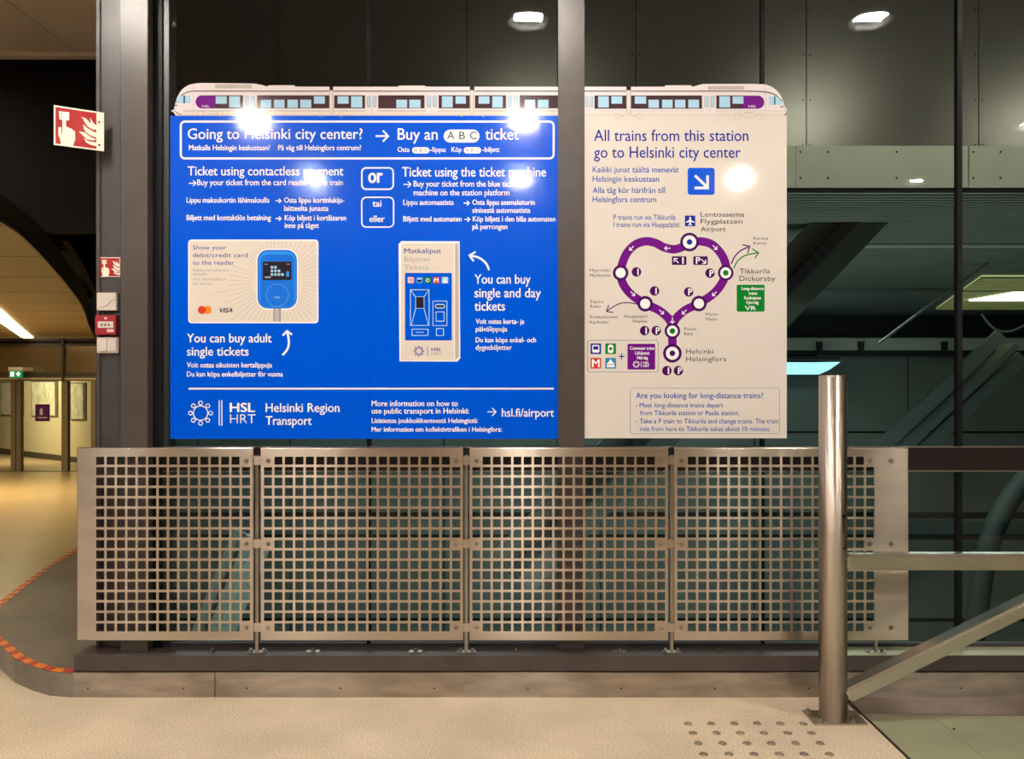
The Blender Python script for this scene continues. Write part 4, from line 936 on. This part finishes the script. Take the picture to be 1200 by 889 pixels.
# far wall in panels
D2 = 22.0
fwall = empty('wall_far', (5, D2, -5)); struct(fwall)
rows = ((416, 505), (507.5, 600), (608, 626), (633, 724), (729, 800), (803, 900)); cols = [118, 232, 340, 520, 704, 884, 1064, 1244, 1424]
for y0, y1 in rows:
    for a1, c1_ in zip(cols, cols[1:]):
        MB().box(X(a1, D2)+.02, X(c1_, D2)-.02, D2, D2+.1, Zp(y1, D2), Zp(y0, D2)).build('panel', M['wallg'], fwall)
MB().box(-11, 21, D2+.11, D2+.2, -10, zs_).build('backing', M['strut'], fwall)
MB().box(-11, 21, D2-.5, D2, Zp(411, D2), Zp(397, D2)).build('ledge', M['ledge'], fwall)
MB().box(-11, 21, D2-.5, D2-.1, Zp(416, D2), Zp(411, D2)).build('ledge_edge', M['strut'], fwall)
struct(MB().box(-9, 22, 3.95, 23, -7.2, -7).build('floor', M['wallg']))['label'] = 'dark track level floor beyond the glass'
for px in (961, 1108, 1010): MB().prism([P(px-3.5, 400, 21), P(px+3.5, 400, 21), P(px+2, 415, 21), P(px-2, 415, 21)], (0, .1, 0)).build('bracket', M['strut'], fwall)
# light panel
t = empty('light_panel', P(1180, 345, 16)); tag(t, 'yellow green ribbed ceiling light panel glowing behind the right glass', 'ceiling light')
zl = zs_-.03
def soff(px, py): d = F*(zl-EYE)/(444.5-py); return Vector((X(px, d), d, zl))
q = [soff(1097, 362), soff(1150, 324), soff(1345, 324), soff(1380, 362)]
MB().prism(q, (0, 0, .02)).build('diffuser', M['panelglow'], t)
y0_, y1_ = q[1].y, q[0].y
for k in range(34):
    yy = y0_+(y1_-y0_)*k/34; s = (yy-y1_)/(y0_-y1_); xl = q[0].x+(q[1].x-q[0].x)*s
    MB().box(xl, 14, yy, yy+.03, zl-.03, zl).build('rib', M['plate'], t)
MB().box(X(1158, 16.5), X(1290, 16.5), 15.6, 17.2, zl-.06, zl-.02).build('lamp_core', M['glowcore'], t)
# cyan lamp
t = empty('strip_lamp', P(940, 431, 20)); tag(t, 'cyan glowing strip lamp low in the dark hall behind the white board edge', 'lamp')
MB().prism([P(x, y, 20) for x, y in ((880, 424), (950, 424.5), (985, 424), (972, 433), (960, 438.5), (880, 438.5))], (0, .3, 0)).build('lamp_body', M['cyan'], t)
MB().box(X(870, 20), X(985, 20), 20.0, 22.0, Zp(421.5, 20), Zp(418, 20)).build('hood', M['strut'], t)
# struts
def strut(lab, a, c, wd, m, d1, d2, flange=True, gname='diagonal struts beyond the glass'):
    A_, B_ = P(*a, d1), P(*c, d2); t = empty('diagonal_strut', A_); tag(t, lab, 'strut', gname)
    up = Vector((0, 1, 0))
    MB().bar(A_, B_, .12, wd*.55, up=up).build('web', M[m], t)
    v = (B_-A_).normalized(); n_ = v.cross(up).normalized()
    for s in (-1, 1):
        MB().bar(A_+n_*s*wd*.42, B_+n_*s*wd*.42, .26, wd*.16, up=up).build('flange', M[m if not flange else 'strutm'], t)
strut('dark steel strut rising to the pale band beside the white board', (1048, 205), (600, 672), .42, 'strut', 9.0, 9.0)
strut('dark steel strut crossing low behind the round post and right glass', (1185, 405), (1035, 545), .75, 'strutm', 17, 17, False)
strut('pale green strut seen through the left perforated panel', (296, 628), (238, 770), .22, 'strutp', 9.0, 9.0, False)
def tube(name, lab, pts, r, m, d, cat):
    bb = MB(); pp = [P(x, y, d) for x, y in smooth(pts, 5)]
    nn = len(pp); rings = []
    for i, q in enumerate(pp):
        tq = (pp[min(i+1, nn-1)]-pp[max(i-1, 0)]).to_track_quat('Y', 'X').to_matrix()
        rings.append([bb.bm.verts.new(q+tq @ Vector((r*math.cos(2*math.pi*k/12), 0, r*math.sin(2*math.pi*k/12)))) for k in range(12)])
    for ra, rb in zip(rings, rings[1:]):
        for k in range(12): f = bb.bm.faces.new((ra[k], ra[(k+1) % 12], rb[(k+1) % 12], rb[k])); f.smooth = True
    o = bb.build(name, M[m]); tag(o, lab, cat); return o
tube('curved_duct', 'curved dark duct behind the lowest right pane', [(1225, 540), (1190, 575), (1165, 620), (1152, 670), (1140, 760)], .17, 'strutd', 14, 'duct')
tube('thin_tube', 'pale reflection modelled as a thin tube slanting up to the right under the soffit', [(1030, 402), (1120, 335), (1215, 270)], .018, 'wallg', 12, 'pipe')  # tube stands in for a pale diagonal line reflected in the glass
tube('thin_tube', 'loose dark cable loop in front of the light panel', [(1150, 368), (1165, 385), (1185, 388), (1215, 374)], .02, 'strutm', 15, 'pipe')
